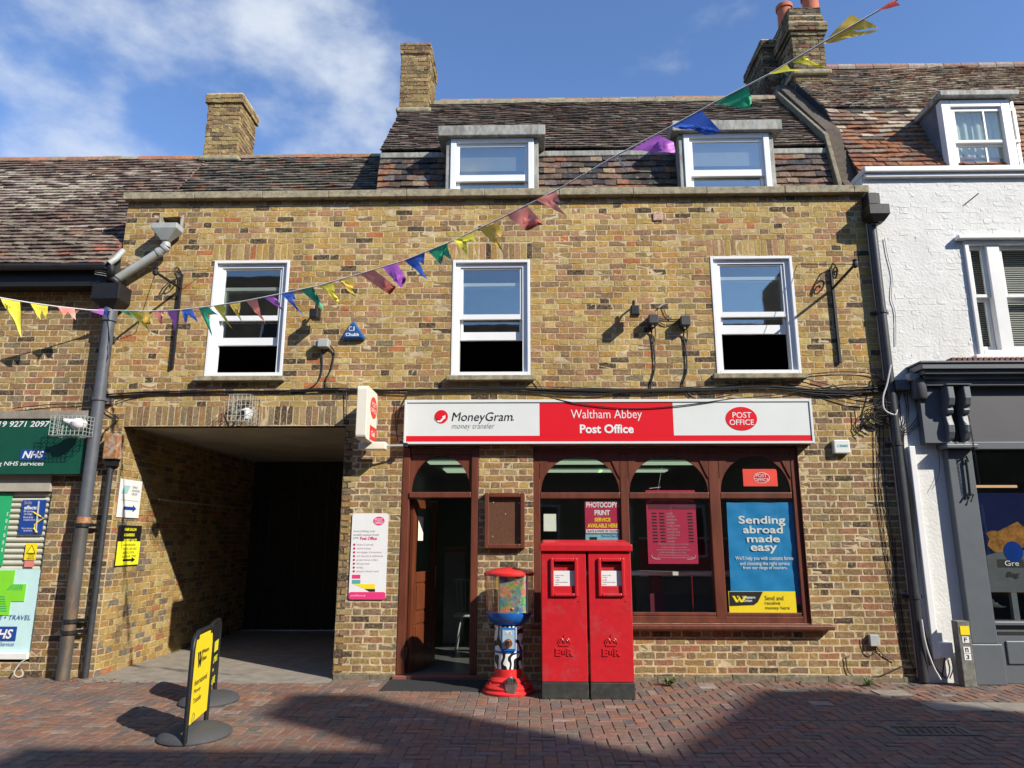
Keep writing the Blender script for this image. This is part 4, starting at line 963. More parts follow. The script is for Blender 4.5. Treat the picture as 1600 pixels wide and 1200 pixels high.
o5 = opp('opposite_building', 19.7, 40, 12.6, 'long brick building across the street beyond the gap')
obj('wall', MB().box(18.91, 19.69, OY-5, OY, 0, 9.6), OPPW, o5)

# ================================================================== SHOPFRONT OF THE POST OFFICE
def arch_panel(mb, x0, x1, z0, z1, cx, rx, rz, y0, y1, n=28):
    """panel from z0 (spring line) up to z1 with a round headed opening cut out"""
    ths = np.linspace(pi, 0, n+1); xs = [cx+rx*cos(t) for t in ths]; zs = [z0+rz*sin(t) for t in ths]
    if xs[0]-x0 > .002: mb.box(x0, xs[0], y0, y1, z0, z1)
    if x1-xs[-1] > .002: mb.box(xs[-1], x1, y0, y1, z0, z1)
    for i in range(n):
        v = [(x, y, z) for y in (y0, y1) for x, z in ((xs[i], zs[i]), (xs[i+1], zs[i+1]), (xs[i+1], z1), (xs[i], z1))]
        mb.add(v, [(0, 1, 2, 3), (7, 6, 5, 4), (0, 4, 5, 1), (2, 6, 7, 3)])
    return mb
YF = .06
sw = obj('shop_window', MB().frame(SW[0]+.004, SW[1]-.004, SW[2]+.004, SW[3]-.03, .075, YF-.03, YF+.09, wb=.07, wt=.06), BROWNP, B, bevel=.006)
q = lambda px, y=850: P(px, y, YF-.03)[0]
bars = [(q(972), q(985)), (q(1113), q(1130))]
zt1, zt0 = P(1050, 769, YF-.05)[1], P(1050, 779, YF-.05)[1]
edges = [SW[0]+.079, bars[0][0], bars[0][1], bars[1][0], bars[1][1], SW[1]-.09]
zsp = zt1; ztop = SW[3]-.09
for a, b in bars: obj('mullion', MB().box(a, b, YF-.032, YF+.09, SW[2]+.05, ztop), BROWNP, sw, bevel=.008)
for k in range(3):
    a, b = edges[2*k], edges[2*k+1]; c = (a+b)/2
    obj('transom', MB().box(a+.001, b-.001, YF-.027, YF+.05, zt0, zt1), BROWNP, sw, bevel=.010)
    hz = P(1050, 713, YF)[1]-zsp
    obj('arch_head', arch_panel(MB(), a+.001, b-.001, zsp+.001, ztop, c, (b-a)/2-.012, hz, YF-.022, YF-.003), BROWNP, sw)
    for s in (-1, 1):
        xx = a+.002 if s < 0 else b-.002
        obj('spandrel_bracket', MB().prism([(xx, zsp+hz*.86), (xx-s*.0, zsp+hz*.38), (xx-s*.035, zsp+hz*.55), (xx-s*.09, zsp+hz*.86)], FRONT, -(YF-.036), -(YF-.023)), BROWNP, sw)
    obj('pane', MB().box(a, b, YF-.001, YF+.004, SW[2]+.07, ztop), GLS, sw)
    obj('bottom_bead', MB().box(a+.001, b-.001, YF-.028, YF+.05, SW[2]+.078, SW[2]+.115), BROWNP, sw, bevel=.006)
sl2 = R4(985, 969, 1304, 981, -.10)
obj('sill', MB().box(SW[0]-.04, sl2[1], -.12, YF+.05, SW[2]-.055, SW[2]-.0), BROWNP, sw, bevel=.014)
obj('jamb_lining', MB().box(SW[1]-.006, SW[1]-.001, .0, .2, SW[2], SW[3]), BROWNP, sw)
# doorway
dr = obj('door_frame', MB().box(DO[0]+.004, DO[0]+.09, -.01, .14, .05, 2.57).box(DO[1]-.085, DO[1]-.004, -.01, .14, .05, 2.57).box(DO[0]+.09, DO[1]-.085, -.0, .12, 2.50, 2.57), BROWNP, B, bevel=.006)
dz1, dz0 = P(690, 769, 0)[1], P(690, 778, 0)[1]
obj('transom', MB().box(DO[0]+.092, DO[1]-.088, -.03, .10, dz0, dz1), BROWNP, dr, bevel=.010)
a, b = DO[0]+.092, DO[1]-.088
obj('arch_head', arch_panel(MB(), a, b, dz1+.001, 2.499, (a+b)/2, (b-a)/2-.012, P(690, 712, .02)[1]-dz1, .02, .08), BROWNP, dr)
obj('pane', MB().box(a, b, .085, .091, dz1, 2.499), GLS, dr)
obj('threshold', MB().box(DO[0]-.03, DO[1]+.02, -.06, .16, -.01, .045), mat('red_tile', (.20, .075, .055), .6), dr, bevel=.008)
# door leaf swung inwards
an = radians(74); hx = DO[0]+.095
DL = Fr((hx, .10, 0), (cos(an), sin(an), 0), (0, 0, 1), (sin(an), -cos(an), 0))
leaf = obj('door_leaf', MB().frame(0, .72, .055, dz0-.01, .10, -.045, 0, wb=.20, wt=.10, fr=DL).box(.10, .62, -.045, 0, 1.02, 1.14, fr=DL).box(.10, .62, -.045, 0, .56, .68, fr=DL).box(.10, .62, -.035, -.012, .25, .57, fr=DL).box(.10, .62, -.035, -.012, .67, 1.03, fr=DL), DOORM, B, bevel=.006)
for z0_, z1_ in ((.29, .53), (.71, .99)): obj('door_panel', MB().box(.14, .58, -.046, -.036, z0_, z1_, fr=DL), DOORM, leaf, bevel=.012)
obj('door_pane', MB().box(.10, .62, -.03, -.024, 1.14, dz0-.11, fr=DL), GLS, leaf)
obj('door_paper', MB().box(.12, .26, -.05, -.048, 1.50, 1.78, fr=DL), PAPER, leaf)
obj('door_handle', MB().tube([DL(.66, .95, .05), DL(.66, 1.2, .05)], .01), SILV, leaf)
# shop interior
room(B, -1.75, 3.35, .23, 5.6, .0, 2.63, SHOPIN, 'shop_room')
obj('shop_floor', MB().box(-1.75, 3.35, .17, 5.6, .0, .03), SHOPFL, B)
for (x, y, w, l, lb) in ((-1.05, 3.2, .6, .6, 'farther greenish ceiling light behind the arch over the door'), (.7, 2.0, 1.1, .32, 'nearer greenish ceiling light seen in the left window arch'), (.6, 3.3, 1.2, .3, 'farther greenish ceiling light seen in the left window arch'), (2.1, 2.1, 1.0, .3, 'nearer greenish ceiling light seen in the middle window arch'), (1.7, 3.3, 1.1, .3, 'farther greenish ceiling light seen in the middle window arch'), (-1.2, 2.0, .5, .3, 'nearer greenish ceiling light behind the arch over the door')):
    o = thing('ceiling_light', (x, y, 2.60), lb, 'ceiling light', 'ceiling lights inside the shop')
    obj('diffuser', MB().box(x-w/2, x+w/2, y-l/2, y+l/2, 2.595, 2.612), LAMPG, o)
ct = thing('shop_counter', (2.2, 2.4, 0), 'red and grey shop counter with white trims seen through the middle pane', 'counter')
obj('counter_front', MB().box(1.6, 3.3, 2.2, 2.7, .03, 1.0), SHOPIN, ct); obj('red_panel', MB().box(1.6, 3.3, 2.17, 2.198, 1.0, 1.5), MAROON, ct)
obj('white_trim', MB().box(1.6, 3.3, 2.15, 2.2, 1.52, 1.55), WHT, ct); obj('white_trim', MB().box(1.6, 3.3, 2.15, 2.2, 1.0, 1.03), WHT, ct)
sh_ = thing('window_shelf', (1.9, .3, 0), 'long white edged shelf behind the shop window below the maroon poster', 'shelf')
a4 = R4(985, 893, 1150, 899, .35); obj('shelf_board', MB().box(.3, a4[1], .3, .6, a4[2], a4[3]), WHITE, sh_, bevel=.003)
obj('shelf_leg', MB().tube([(1.95, .45, .03), (1.95, .45, a4[2])], .015), SILV, sh_); obj('shelf_leg', MB().box(1.45, 1.6, .5, .53, .03, a4[2]), MAROOND, sh_)
# wire chair in the doorway
ch = thing('wire_chair', (-.85, 1.9, 0), 'pale wire backed chair standing in the dim shop behind the open door', 'chair')
gp = mat('pale_wire', (.34, .36, .36), .4)
for (x, y) in ((-1.0, 1.75), (-.68, 1.75), (-1.0, 2.1), (-.68, 2.1)): obj('leg', MB().tube([(x, y, .03), (x*.5-.42, (y+1.92)/2, .48)], .010), gp, ch)
obj('seat', MB().box(-1.02, -.66, 1.74, 2.1, .48, .51), gp, ch, bevel=.01)
for k in range(7): obj('back_wire', MB().tube([(-.99+.05*k, 2.1, .5), (-1.04+.066*k, 2.2, .95)], .005, 5), gp, ch)
obj('back_rail', MB().tube([(-1.05, 2.2, .95), (-.63, 2.2, .95)], .009), gp, ch)
bx = thing('stacked_box', (-1.0, 2.7, 0), 'grey cardboard box standing inside the shop behind the chair', 'box')
obj('box_body', MB().box(-1.25, -.95, 2.5, 2.8, .03, 1.35), mat('grey_card', (.16, .17, .17)), bx, bevel=.01); obj('box_lid', MB().box(-1.26, -.94, 2.49, 2.81, 1.352, 1.40), mat('brown_card', (.20, .12, .06)), bx)

# ================================================================== SIGNS
# fascia
fs = thing('post_office_fascia_sign', (.93, 0, 2.6), 'long illuminated fascia sign, white and red, reading MoneyGram, Waltham Abbey Post Office', 'shop sign')
YS = -.13
A = R4(632, 624.5, 1269.5, 693, YS)
obj('sign_box', MB().box(A[0], A[1], YS+.012, -.0005, A[2], A[3]), CONC, fs)
obj('sign_rim', MB().frame(A[0]-.004, A[1]+.004, A[2]-.004, A[3]+.004, .028, YS-.012, YS+.03, wt=.035), SIGNW, fs, bevel=.004)
b = R4(843, 629, 1052, 681, YS)
zb_, zt_ = A[2]+.028, A[3]-.033; zs = P(950, 680.5, YS)[1]
obj('white_panel', MB().box(A[0]+.026, b[0], YS, YS+.01, zs, zt_), SIGNW, fs); obj('white_panel', MB().box(b[1], A[1]-.026, YS, YS+.01, zs, zt_), SIGNW, fs)
obj('red_panel', MB().box(b[0]+.001, b[1]-.001, YS-.001, YS+.01, zs+.001, zt_), SIGNR, fs)
obj('red_band', MB().box(A[0]+.026, A[1]-.026, YS-.002, YS+.01, zb_, zs), SIGNR, fs)
Yt = YS-.004
ftext('MoneyGram', 706, 644, 801, 662, Yt, BLK, fs, shear=.18); ftext('.', 801, 655, 803, 657, Yt, BLK, fs)
ftext('money transfer', 706, 661, 773, 672, Yt, GRYT, fs, shear=.2)
ftext('Waltham Abbey', 892, 640, 1003, 658, Yt, WHT, fs, bold=-.004); ftext('Post Office', 906, 663, 990, 677, Yt, WHT, fs, bold=.028)
cx, cz = P(689.5, 651, Yt); r = P(700, 651, Yt)[0]-cx
obj('logo_disc', MB().ell(cx, cz, r, r, FRONT, -YS+.001, -YS+.004), SIGNR, fs)
mb = MB(); pts = []
for t in np.linspace(-2.7, -1.0, 9): pts.append((cx+r*.98*cos(t), cz+r*.98*sin(t)-.0))
pts += [(cx+r*.55, cz-r*.25), (cx+r*.15, cz-r*.35)]; pts2 = [(cx-r*1.05, cz-r*.2), (cx-r*.8, cz-r*.55), (cx-r*.2, cz-r*.6), (cx+r*.25, cz-r*.15), (cx+r*.1, cz-r*.0), (cx+r*.62, cz+r*.25), (cx+r*.6, cz-r*.38), (cx+r*.45, cz-r*.3), (cx+r*.05, cz-r*.78), (cx-r*.45, cz-r*.85)]
mb.prism(pts2, FRONT, -YS+.0045, -YS+.006); obj('logo_arrow', mb, WHT, fs)
cx, cz = P(1158.5, 654, Yt); rx = P(1183, 654, Yt)[0]-cx; rz = cz-P(1158, 672.5, Yt)[1]
obj('red_oval', MB().ell(cx, cz, rx, rz, FRONT, -YS+.001, -YS+.004, 56), SIGNR, fs)
ftext('POST', 1144.5, 644, 1174, 653, YS-.006, WHT, fs, bold=.004); ftext('OFFICE', 1140, 655.5, 1178, 664, YS-.006, WHT, fs, bold=.004)
# projecting lightbox
pj = thing('projecting_sign', (-1.8, -.35, 2.6), 'narrow white double sided lightbox sticking out of the wall above the archway pier', 'sign')
mb = MB(); fr = Fr((-1.90, 0, 0), (0, -1, 0), (0, 0, 1), (1, 0, 0))
pts = rounded(.10, .64, 2.60, 3.20, .05); mb.prism(pts, fr, 0, .115); obj('sign_body', mb, CREAM, pj, bevel=.006)
obj('wall_arm', MB().box(-1.86, -1.82, -.11, -.0, 3.0, 3.05).box(-1.86, -1.82, -.11, -.0, 2.75, 2.80), IRON, pj)
SF = Fr((-1.785, 0, 0), (0, 1, 0), (0, 0, 1), (1, 0, 0))
ya, _ = PX(577, 623, -1.783); yb, _ = PX(588, 623, -1.783)
obj('red_oval', MB().ell(-.30, 3.00, .17, .125, SF, .001, .003), SIGNR, pj); mb = MB(); text(mb, 'POST', -.40, -.20, 3.01, 3.06, SF, .004); text(mb, 'OFFICE', -.43, -.17, 2.94, 2.99, SF, .004); obj('lettering', mb, WHT, pj, fix=False)
obj('red_square', MB().prism([(-.45, 2.62), (-.11, 2.62), (-.11, 2.78), (-.45, 2.78)], SF, .001, .003), SIGNR, pj); mb = MB(); text(mb, 'Cash', -.38, -.20, 2.67, 2.73, SF, .004, bold=.02); obj('lettering', mb, WHT, pj, fix=False)
# small floodlight under it
fl = thing('wall_light', (-1.75, -.2, 2.53), 'cream horizontal lamp housing on a short arm below the projecting sign', 'lamp')
a = R4(562, 691, 604, 703, -.22); obj('lamp_housing', MB().box(a[0], a[1], -.27, -.15, a[2], a[3]), CREAM, fl, bevel=.012)
obj('lamp_arm', MB().tube([(a[1]-.02, -.21, a[2]+.05), (P(634, 696, -.15)[0], -.15, P(634, 696, -.15)[1])], .012), PIPEL, fl); obj('lamp_knuckle', MB().box(P(630, 696, -.15)[0], P(637, 696, -.15)[0], -.17, -.13, P(634, 699, -.15)[1], P(634, 692, -.15)[1]), IRON, fl, bevel=.006)
# services board
sb = thing('services_board', (-1.75, -.01, .8), 'white rounded Post Office services board with pink band on the brick pier', 'sign')
a = R4(547.5, 802, 604.5, 937, -.02)
obj('board', MB().prism(rounded(a[0], a[1], a[2], a[3], .035), FRONT, .006, .016), WHT, sb)
zc = P(575, 925, -.02)[1]; obj('pink_band', MB().prism([p for p in rounded(a[0]+.001, a[1]-.001, a[2]+.001, a[3], .035) if p[1] <= a[2]+.04]+[(a[0]+.001, zc), (a[1]-.001, zc)][::1] if False else rounded(a[0]+.002, a[1]-.002, a[2]+.002, zc, .022), FRONT, .0162, .0180), PINK, sb)
cx, cz = P(592, 814, -.02); obj('pink_oval', MB().ell(cx, cz, .066, .05, FRONT, .0165, .018), PINK, sb)
def sbt(t, x0, y0, x1, y1, m, **k): return ftext(t, x0, y0, x1, y1, -.0192, m, sb, **k)
sbt('POST', 586, 810, 598, 814, WHT, bold=.01); sbt('OFFICE', 585, 815, 599, 819, WHT, bold=.01)
sbt('everything you', 553, 828, 586, 832, GRYT); sbt('would expect from', 552, 833.5, 592, 838, GRYT); sbt('your', 552, 839, 561, 843, GRYT); sbt('Post Office', 563, 838.5, 589, 843.5, PINK, bold=.02)
for k, (t, e) in enumerate((('home & parcels', 584), ('travel money', 580), ('mortgages & insurance', 597), ('cash deposits & withdrawals', 599), ('postal money orders', 591), ('bill payments', 578), ('savings', 568), ('passport check & send', 592))):
    y = 849+k*5.95; sbt(t, 558-k*.1, y, e, y+4, LILAC)
    cx, cz = P(553.5-k*.12, y+2, -.019); obj('bullet', MB().ell(cx, cz, .013, .013, FRONT, .0165, .0178, 12), MAROON, sb)
a = R4(550, 898, 563, 904, -.02); obj('pink_tab', MB().box(a[0], a[1], -.018, -.0165, a[2], a[3]), PINK, sb); a = R4(550, 906, 563, 912, -.02); obj('teal_tab', MB().box(a[0], a[1], -.018, -.0165, a[2], a[3]), TEALP, sb)
obj('yellow_flash', MB().prism(pz([(552, 912.5), (586, 912.5), (586, 920), (570, 920)], -.0185), FRONT, .0165, .0178), YELP, sb)
obj('black_flash', MB().prism(pz([(570, 920.5), (586, 920.5), (586, 924.5), (577, 924.5)], -.0185), FRONT, .0165, .0178), BLK, sb)
sbt('postoffice.co.uk', 548, 929, 571, 932.5, WHT)
# notice case
nc = thing('notice_case', (-.27, -.05, 1.55), 'empty red brown framed glazed notice case on the brick between door and window', 'notice board')
a = R4(757, 770, 820, 857, -.06)
obj('case_frame', MB().frame(a[0], a[1], a[2], a[3], .05, -.075, -.001), BROWNP, nc, bevel=.008); obj('cork_board', MB().box(a[0]+.04, a[1]-.04, -.02, -.001, a[2]+.04, a[3]-.04), BRASSY, nc); obj('case_pane', MB().box(a[0]+.045, a[1]-.045, -.052, -.048, a[2]+.045, a[3]-.045), GLS, nc)
for (x, y) in ((771, 785), (811, 786), (770, 838), (810, 842), (790, 803)):
    c, d_ = P(x, y, -.03); obj('drawing_pin', MB().ell(c, d_, .006, .006, FRONT, .021, .026, 8), PAPER, nc)
# window posters (stuck inside the glass)
YP = YF+.0065
pp_ = thing('photocopy_poster', (.9, YP, 1.5), 'red PHOTOCOPY PRINT poster with white and yellow capitals in the left pane', 'poster')
mb = fpanel('poster_sheet', 914, 783, 968, 834, YP, .002, MAROON, pp_)
def wp(t, x0, y0, x1, y1, m, par, **k): return ftext(t, x0, y0, x1, y1, YP-.0015, m, par, **k)
wp('PHOTOCOPY', 916, 784.5, 965, 793, WHT, pp_, bold=.03); wp('PRINT', 929, 797, 953, 805, WHT, pp_, bold=.03); wp('SERVICE', 929, 809, 954, 815, YELP, pp_, bold=.03); wp('AVAILABLE HERE', 918, 818, 965, 824.5, YELP, pp_, bold=.03)
fpanel('white_strip', 916, 827, 967, 833, YP-.001, .001, WHT, pp_); ftext('BLACK & WHITE OR COLOUR', 918, 828, 966, 832, YP-.002, BLK, pp_, bold=.02)
p2 = thing('photo_card', (.9, YP, 1.4), 'pale blue photo service card directly under the red photocopy poster', 'poster')
fpanel('card_sheet', 915, 835, 968, 850, YP, .002, mat('card_blue', (.22, .42, .52)), p2); fpanel('picture', 921, 839, 933, 850, YP-.001, .001, BLK, p2); ftext('Photo for Photo ID', 940, 836, 966, 839.5, YP-.0015, NHSB, p2)
p3 = thing('blank_note', (.3, YP, 1.5), 'blank cream paper note stuck in the left window pane', 'notice'); fpanel('note_sheet', 849.5, 803, 869, 830, YP, .002, PAPER, p3)
p4 = thing('opening_hours_poster', (1.4, YP, 1.1), 'tall maroon opening hours poster with rows of dark bars in the middle pane', 'poster')
YH = YP+.03
fpanel('poster_sheet', 1011, 766, 1088.5, 881, YH, .003, MAROON, p4); fpanel('dark_band', 1012, 785, 1087, 796, YH-.001, .001, MAROOND, p4)
mb = MB()
for k in range(10):
    y = 801+k*4.9
    for x in (1018+k*.3, 1030+k*.3, 1074+k*.3):
        a = R4(x, y, x+7.5, y+2.2, YH); mb.box(a[0], a[1], YH-.002, YH-.0005, a[2], a[3])
obj('hour_bars', mb, BLK, p4, kind='stuff')
for k, w in enumerate(('cash', 'car tax', 'insurance', 'travel', 'foreign money', 'bank cards', 'local banking', 'savings bonds', 'passports', 'parcels')): ftext(w, 1041+k*.3, 800.5+k*4.9, 1046+len(w)*1.25, 803.6+k*4.9, YH-.0015, GRYT, p4)
mb = MB()
for y, x0, x1 in ((849, 1028, 1076), (854, 1033, 1073), (858, 1026, 1078), (862, 1030, 1072), (866, 1028, 1076), (870, 1021, 1086)):
    t = 'Post Office branch opening hours may vary on holidays'; text(mb, t, *R4(x0, y, x1, y+2.6, YH), FRONT, -YH+.0015)
obj('small_print', mb, GRYT, p4, fix=False)
mb = MB(); c = R4(1016, 781, 1085, 874, YH)
for (x, s) in ((c[0], 1), (c[1], -1)):
    mb.tube([(x, YH-.003, c[2]+.05), (x+s*.01, YH-.003, c[2]+.02), (x+s*.04, YH-.003, c[2]+.004), (x+s*.1, YH-.003, c[2])], .0025, 4); mb.tube([(x, YH-.003, c[3]-.03), (x+s*.015, YH-.003, c[3]-.008), (x+s*.05, YH-.003, c[3])], .0025, 4)
mb.tube([(c[0]+.05, YH-.003, c[3]), (c[1]-.05, YH-.003, c[3])], .0025, 4); obj('corner_lines', mb, WHT, p4)
mb = MB(); x, z = P(1028, 766, YH); mb.tube([(x, YH, z), (x+.06, YH, z+.28)], .0015, 4); mb.tube([(x-.1, YH, z+.02), (x+.03, YH, z+.035)], .003, 4); obj('hanging_wire', mb, PAPER, p4)
p5 = thing('sending_abroad_poster', (2.5, YP, .9), 'large blue Sending abroad made easy poster in the right pane', 'poster')
YB = YP+.010
V = []; F = []; nx, ny = 14, 22; c = R4(1136, 785, 1245, 945, YB); x1b = P(1257, 945, YB)[0]; x1t = P(1243, 785, YB)[0]; x0t = P(1135, 785, YB)[0]; x0b = P(1143, 945, YB)[0]
rr = np.random.default_rng(11)
for j in range(ny+1):
    for i in range(nx+1):
        v = j/ny; xa = x0b+(x0t-x0b)*v; xb = x1b+(x1t-x1b)*v; V.append((xa+(xb-xa)*i/nx, YB+.003*sin(i*1.1+j*.8)+.002*sin(j*2.1-i*.7), c[2]+(c[3]-c[2])*v))
F = [(j*(nx+1)+i, j*(nx+1)+i+1, (j+1)*(nx+1)+i+1, (j+1)*(nx+1)+i) for j in range(ny) for i in range(nx)]
obj('poster_sheet', MB().add(V, F), BLUEP, p5, smooth=True)
def bt(t, x0, y0, x1, y1, **k): return ftext(t, x0, y0, x1, y1, YB-.007, WHT, p5, **k)
bt('Sending', 1154, 806, 1227, 822, bold=.022); bt('abroad', 1161, 821.5, 1223, 833.5, bold=.022); bt('made', 1167, 836, 1218.5, 847.5, bold=.022); bt('easy', 1173, 852, 1214.5, 865, bold=.022)
bt('We\u2019ll help you with customs forms', 1149, 869, 1240, 877, bold=.012); bt('and choosing the right service', 1156, 877.5, 1234, 885, bold=.012); bt('from our range of couriers.', 1161, 884.5, 1230, 891, bold=.012)
cx, cz = P(1248, 937, YB); obj('logo_spot', MB().ell(cx, cz, .03, .035, FRONT, -YB+.006, -YB+.007), PINK, p5)
p6 = thing('money_here_card', (2.6, YP, .75), 'yellow and black Western Union Send and receive money here card below the blue poster', 'poster')
a = R4(1139, 924, 1244, 960, YP-.004); obj('card_sheet', MB().box(a[0], a[1], YP-.004, YP-.001, a[2], a[3]), YELP, p6)
obj('black_shape', MB().prism(pz([(1139, 924.5), (1192, 924.5), (1184, 941), (1178, 945.5), (1140, 947)], YP-.005), FRONT, -YP+.0045, -YP+.0058), BLK, p6)
def card(t, x0, y0, x1, y1, m, **k): return ftext(t, x0, y0, x1, y1, YP-.0065, m, p6, **k)
for dx in (0, 7): obj('logo_stroke', MB().prism(pz([(1144+dx, 931), (1148+dx, 931), (1152+dx, 938), (1154+dx, 934.5), (1158+dx if dx else 1153+dx, 931), (1160+dx if dx else 1155+dx, 932), (1153.5+dx, 941), (1150+dx, 941)], YP-.007), FRONT, -YP+.006, -YP+.0072), YELP, p6)
card('Western', 1160, 931, 1180, 935.5, WHT, bold=.02); card('Union', 1161, 936, 1175, 940.5, WHT, bold=.02)
card('Send and', 1195, 931, 1224, 938, BLK); card('receive', 1195, 939.5, 1219, 945, BLK); card('money here', 1196, 947, 1234, 954, BLK)
p7 = thing('oval_logo_card', (2.5, YP, 2.2), 'small bright red card with white Post Office oval hanging in the right arch', 'sign')
a = R4(1162, 732.5, 1215.5, 759.5, YF-.02); obj('card_sheet', MB().box(a[0], a[1], YP-.003, YP, a[2], a[3]), mat('card_scarlet', (.80, .06, .035)), p7)
cx, cz = P(1190, 746.5, YP); mb = MB(); mb.ell(cx, cz, .092, .062, FRONT, -YP+.0032, -YP+.004); obj('white_oval', mb, WHT, p7); obj('red_oval', MB().ell(cx, cz, .086, .057, FRONT, -YP+.0042, -YP+.005), SIGNR, p7)
ftext('POST', 1181, 740.5, 1198, 745.5, YP-.0065, WHT, p7); ftext('OFFICE', 1179, 747, 1201, 752, YP-.0065, WHT, p7)
# signs on the passage wall
g1 = thing('arrow_sign', (-4.86, .4, 1.7), 'white sign with a dark blue arrow, upper one on the archway side wall', 'sign')
y0_, zA = PX(188, 748, -4.86); y1_, _ = PX(222, 750, -4.86); _, zB = PX(186, 808, -4.86)
zA = PX(204, 750, -4.86)[1]; zB = PX(202, 809, -4.86)[1]
obj('sign_sheet', MB().prism([(y0_, zB), (y1_, zB), (y1_, zA), (y0_, zA)], PL, .012, .018), WHT, g1)
W_, H_ = y1_-y0_, zA-zB
obj('arrow', MB().prism([(y0_+W_*a, zB+H_*b) for a, b in ((.25, .20), (.68, .20), (.68, .15), (.84, .245), (.68, .34), (.68, .29), (.25, .29))], PL, .0185, .020), NHSB, g1)
mb = MB()
for k in range(9): mb.prism([(y0_+W_*(.08+.03*k), zB+H_*(.62-.0*k)), (y0_+W_*(.095+.03*k), zB+H_*.62), (y0_+W_*(.22+.03*k), zB+H_*.84), (y0_+W_*(.205+.03*k), zB+H_*.84)], PL, .0185, .0195)
obj('stripe_logo', mb, TEALP, g1)
mb = MB()
for k, t in enumerate(('TEMPLE', 'ADVISORY', 'GROUP')): text(mb, t, y0_+W_*.55, y0_+W_*(.80, .93, .82)[k], zB+H_*(.78-.09*k), zB+H_*(.84-.09*k), PL, .0195)
text(mb, 'financial planning advice', y0_+W_*.1, y0_+W_*.9, zB+H_*.44, zB+H_*.465, PL, .0195); obj('lettering', mb, BLK, g1, fix=False)
g2 = thing('black_yellow_sign', (-4.86, .4, 1.0), 'black and yellow direction sign with a black arrow, lower one on the archway side wall', 'sign')
y0_, _ = PX(182, 850, -4.86); y1_, _ = PX(218, 850, -4.86); zA = PX(202, 821, -4.86)[1]; zM = PX(200, 846, -4.86)[1]; zB = PX(198, 884, -4.86)[1]; W_ = y1_-y0_
obj('black_sheet', MB().prism([(y0_, zB), (y1_, zB), (y1_, zA), (y0_, zA)], PL, .012, .018), BLK, g2)
obj('yellow_sheet', MB().prism([(y0_+.01, zB+.01), (y1_-.004, zB+.01), (y1_-.004, zM), (y0_+.01, zM)], PL, .0182, .020), YELF, g2)
mb = MB(); 
for k, t in enumerate(('HAIR SALON', '& BARBERS', 'ABBEY GATE')): text(mb, t, y0_+W_*.25, y0_+W_*(.75, .70, .82)[k], zA-.065-.065*k, zA-.03-.065*k, PL, .0195, bold=.03)
obj('lettering', mb, YELF, g2, fix=False)
mb = MB()
for k, t in enumerate(('HAIRDRESSERS', 'AFTER CARE AND', 'ADVICE FOR', 'ALL HAIR TYPES')): text(mb, t, y0_+W_*.25, y0_+W_*(.78, .85, .75, .85)[k], zM-.055-.045*k, zM-.028-.045*k, PL, .0215)
mb.prism([(y0_+W_*a, zB+b) for a, b in ((.30, .055), (.68, .055), (.68, .035), (.84, .067), (.68, .10), (.68, .08), (.30, .08))], PL, .0202, .0215); obj('lettering', mb, BLK, g2, fix=False)

# ================================================================== THINGS ON THE WALL
def label_box(name, px, Y, t, m, label, cat, bevel=.008):
    a = R4(*px, Y); o = MB().box(a[0], a[1], Y, -.0005, a[2], a[3]); return obj(name, o, m, label=label, cat=cat, bevel=bevel), a
al = thing('alarm_box', (-2.1, -.05, 3.9), 'dark blue triangular burglar alarm box lettered Chubb on the brick wall', 'alarm box')
pts = pz([(536, 531), (569, 531), (570.5, 527), (555, 504), (550, 503), (535, 526)], -.04)
mb = MB(); p0 = np.array(pts); c0 = p0.mean(0); p1 = c0+(p0-c0)*.80
v = np.vstack([FRONT(p0[:, 0], p0[:, 1], 0.0), FRONT(p0[:, 0], p0[:, 1], .045), FRONT(p1[:, 0], p1[:, 1]+.004, .075)]); n = 6
mb.add(v, [(i, (i+1) % n, n+(i+1) % n, n+i) for i in range(n)]+[(n+i, n+(i+1) % n, 2*n+(i+1) % n, 2*n+i) for i in range(n)]+[tuple(range(2*n, 3*n))])
obj('alarm_cover', mb, mat('alarm_blue', (.018, .085, .26), .3, coat=.3), al, bevel=.006)
ftext('Chubb', 540, 520, 561, 525, -.077, WHT, al, bold=.03); ftext('C', 545, 510, 550, 517, -.077, WHT, al); ftext('J', 550, 510, 554, 517, -.077, WHT, al)
jb = thing('junction_box', (-2.4, -.06, 3.7), 'pale grey junction box with two black cables looping down to the cable run', 'junction box')
a = R4(491, 530, 514, 543, -.09); obj('box_body', MB().box(a[0], a[1]-.07, -.10, -.0005, a[2]+.02, a[3]-.02), PIPEL, jb, bevel=.008); obj('box_body', MB().box(a[0]+.05, a[1], -.13, -.0005, a[2], a[3]), PIPEL, jb, bevel=.01)
def smooth_path(pts, n=10):
    p = np.array(pts, float); p = np.vstack([2*p[0]-p[1], p, 2*p[-1]-p[-2]]); out = []
    for i in range(1, len(p)-2):
        for t in np.linspace(0, 1, n, endpoint=False):
            out.append(.5*((2*p[i])+(-p[i-1]+p[i+1])*t+(2*p[i-1]-5*p[i]+4*p[i+1]-p[i+2])*t*t+(-p[i-1]+3*p[i]-3*p[i+1]+p[i+2])*t**3))
    out.append(p[-2]); return np.array(out)
def cpath(L, Y=-.02, n=6):                        # list of (px,py[,Y])
    pts = [];
    for q in L:
        y = q[2] if len(q) > 2 else Y; x, z = P(q[0], q[1], y); pts.append((x, y, z))
    return smooth_path(pts, n)
obj('cable_loop', MB().tube(cpath([(503, 545), (504, 570), (500, 590), (490, 603), (474, 611)]), .008), CABLE, jb); obj('cable_loop', MB().tube(cpath([(514, 538, -.05), (522, 550), (518, 575), (509, 595), (514, 607), (535, 612)]), .008), CABLE, jb)
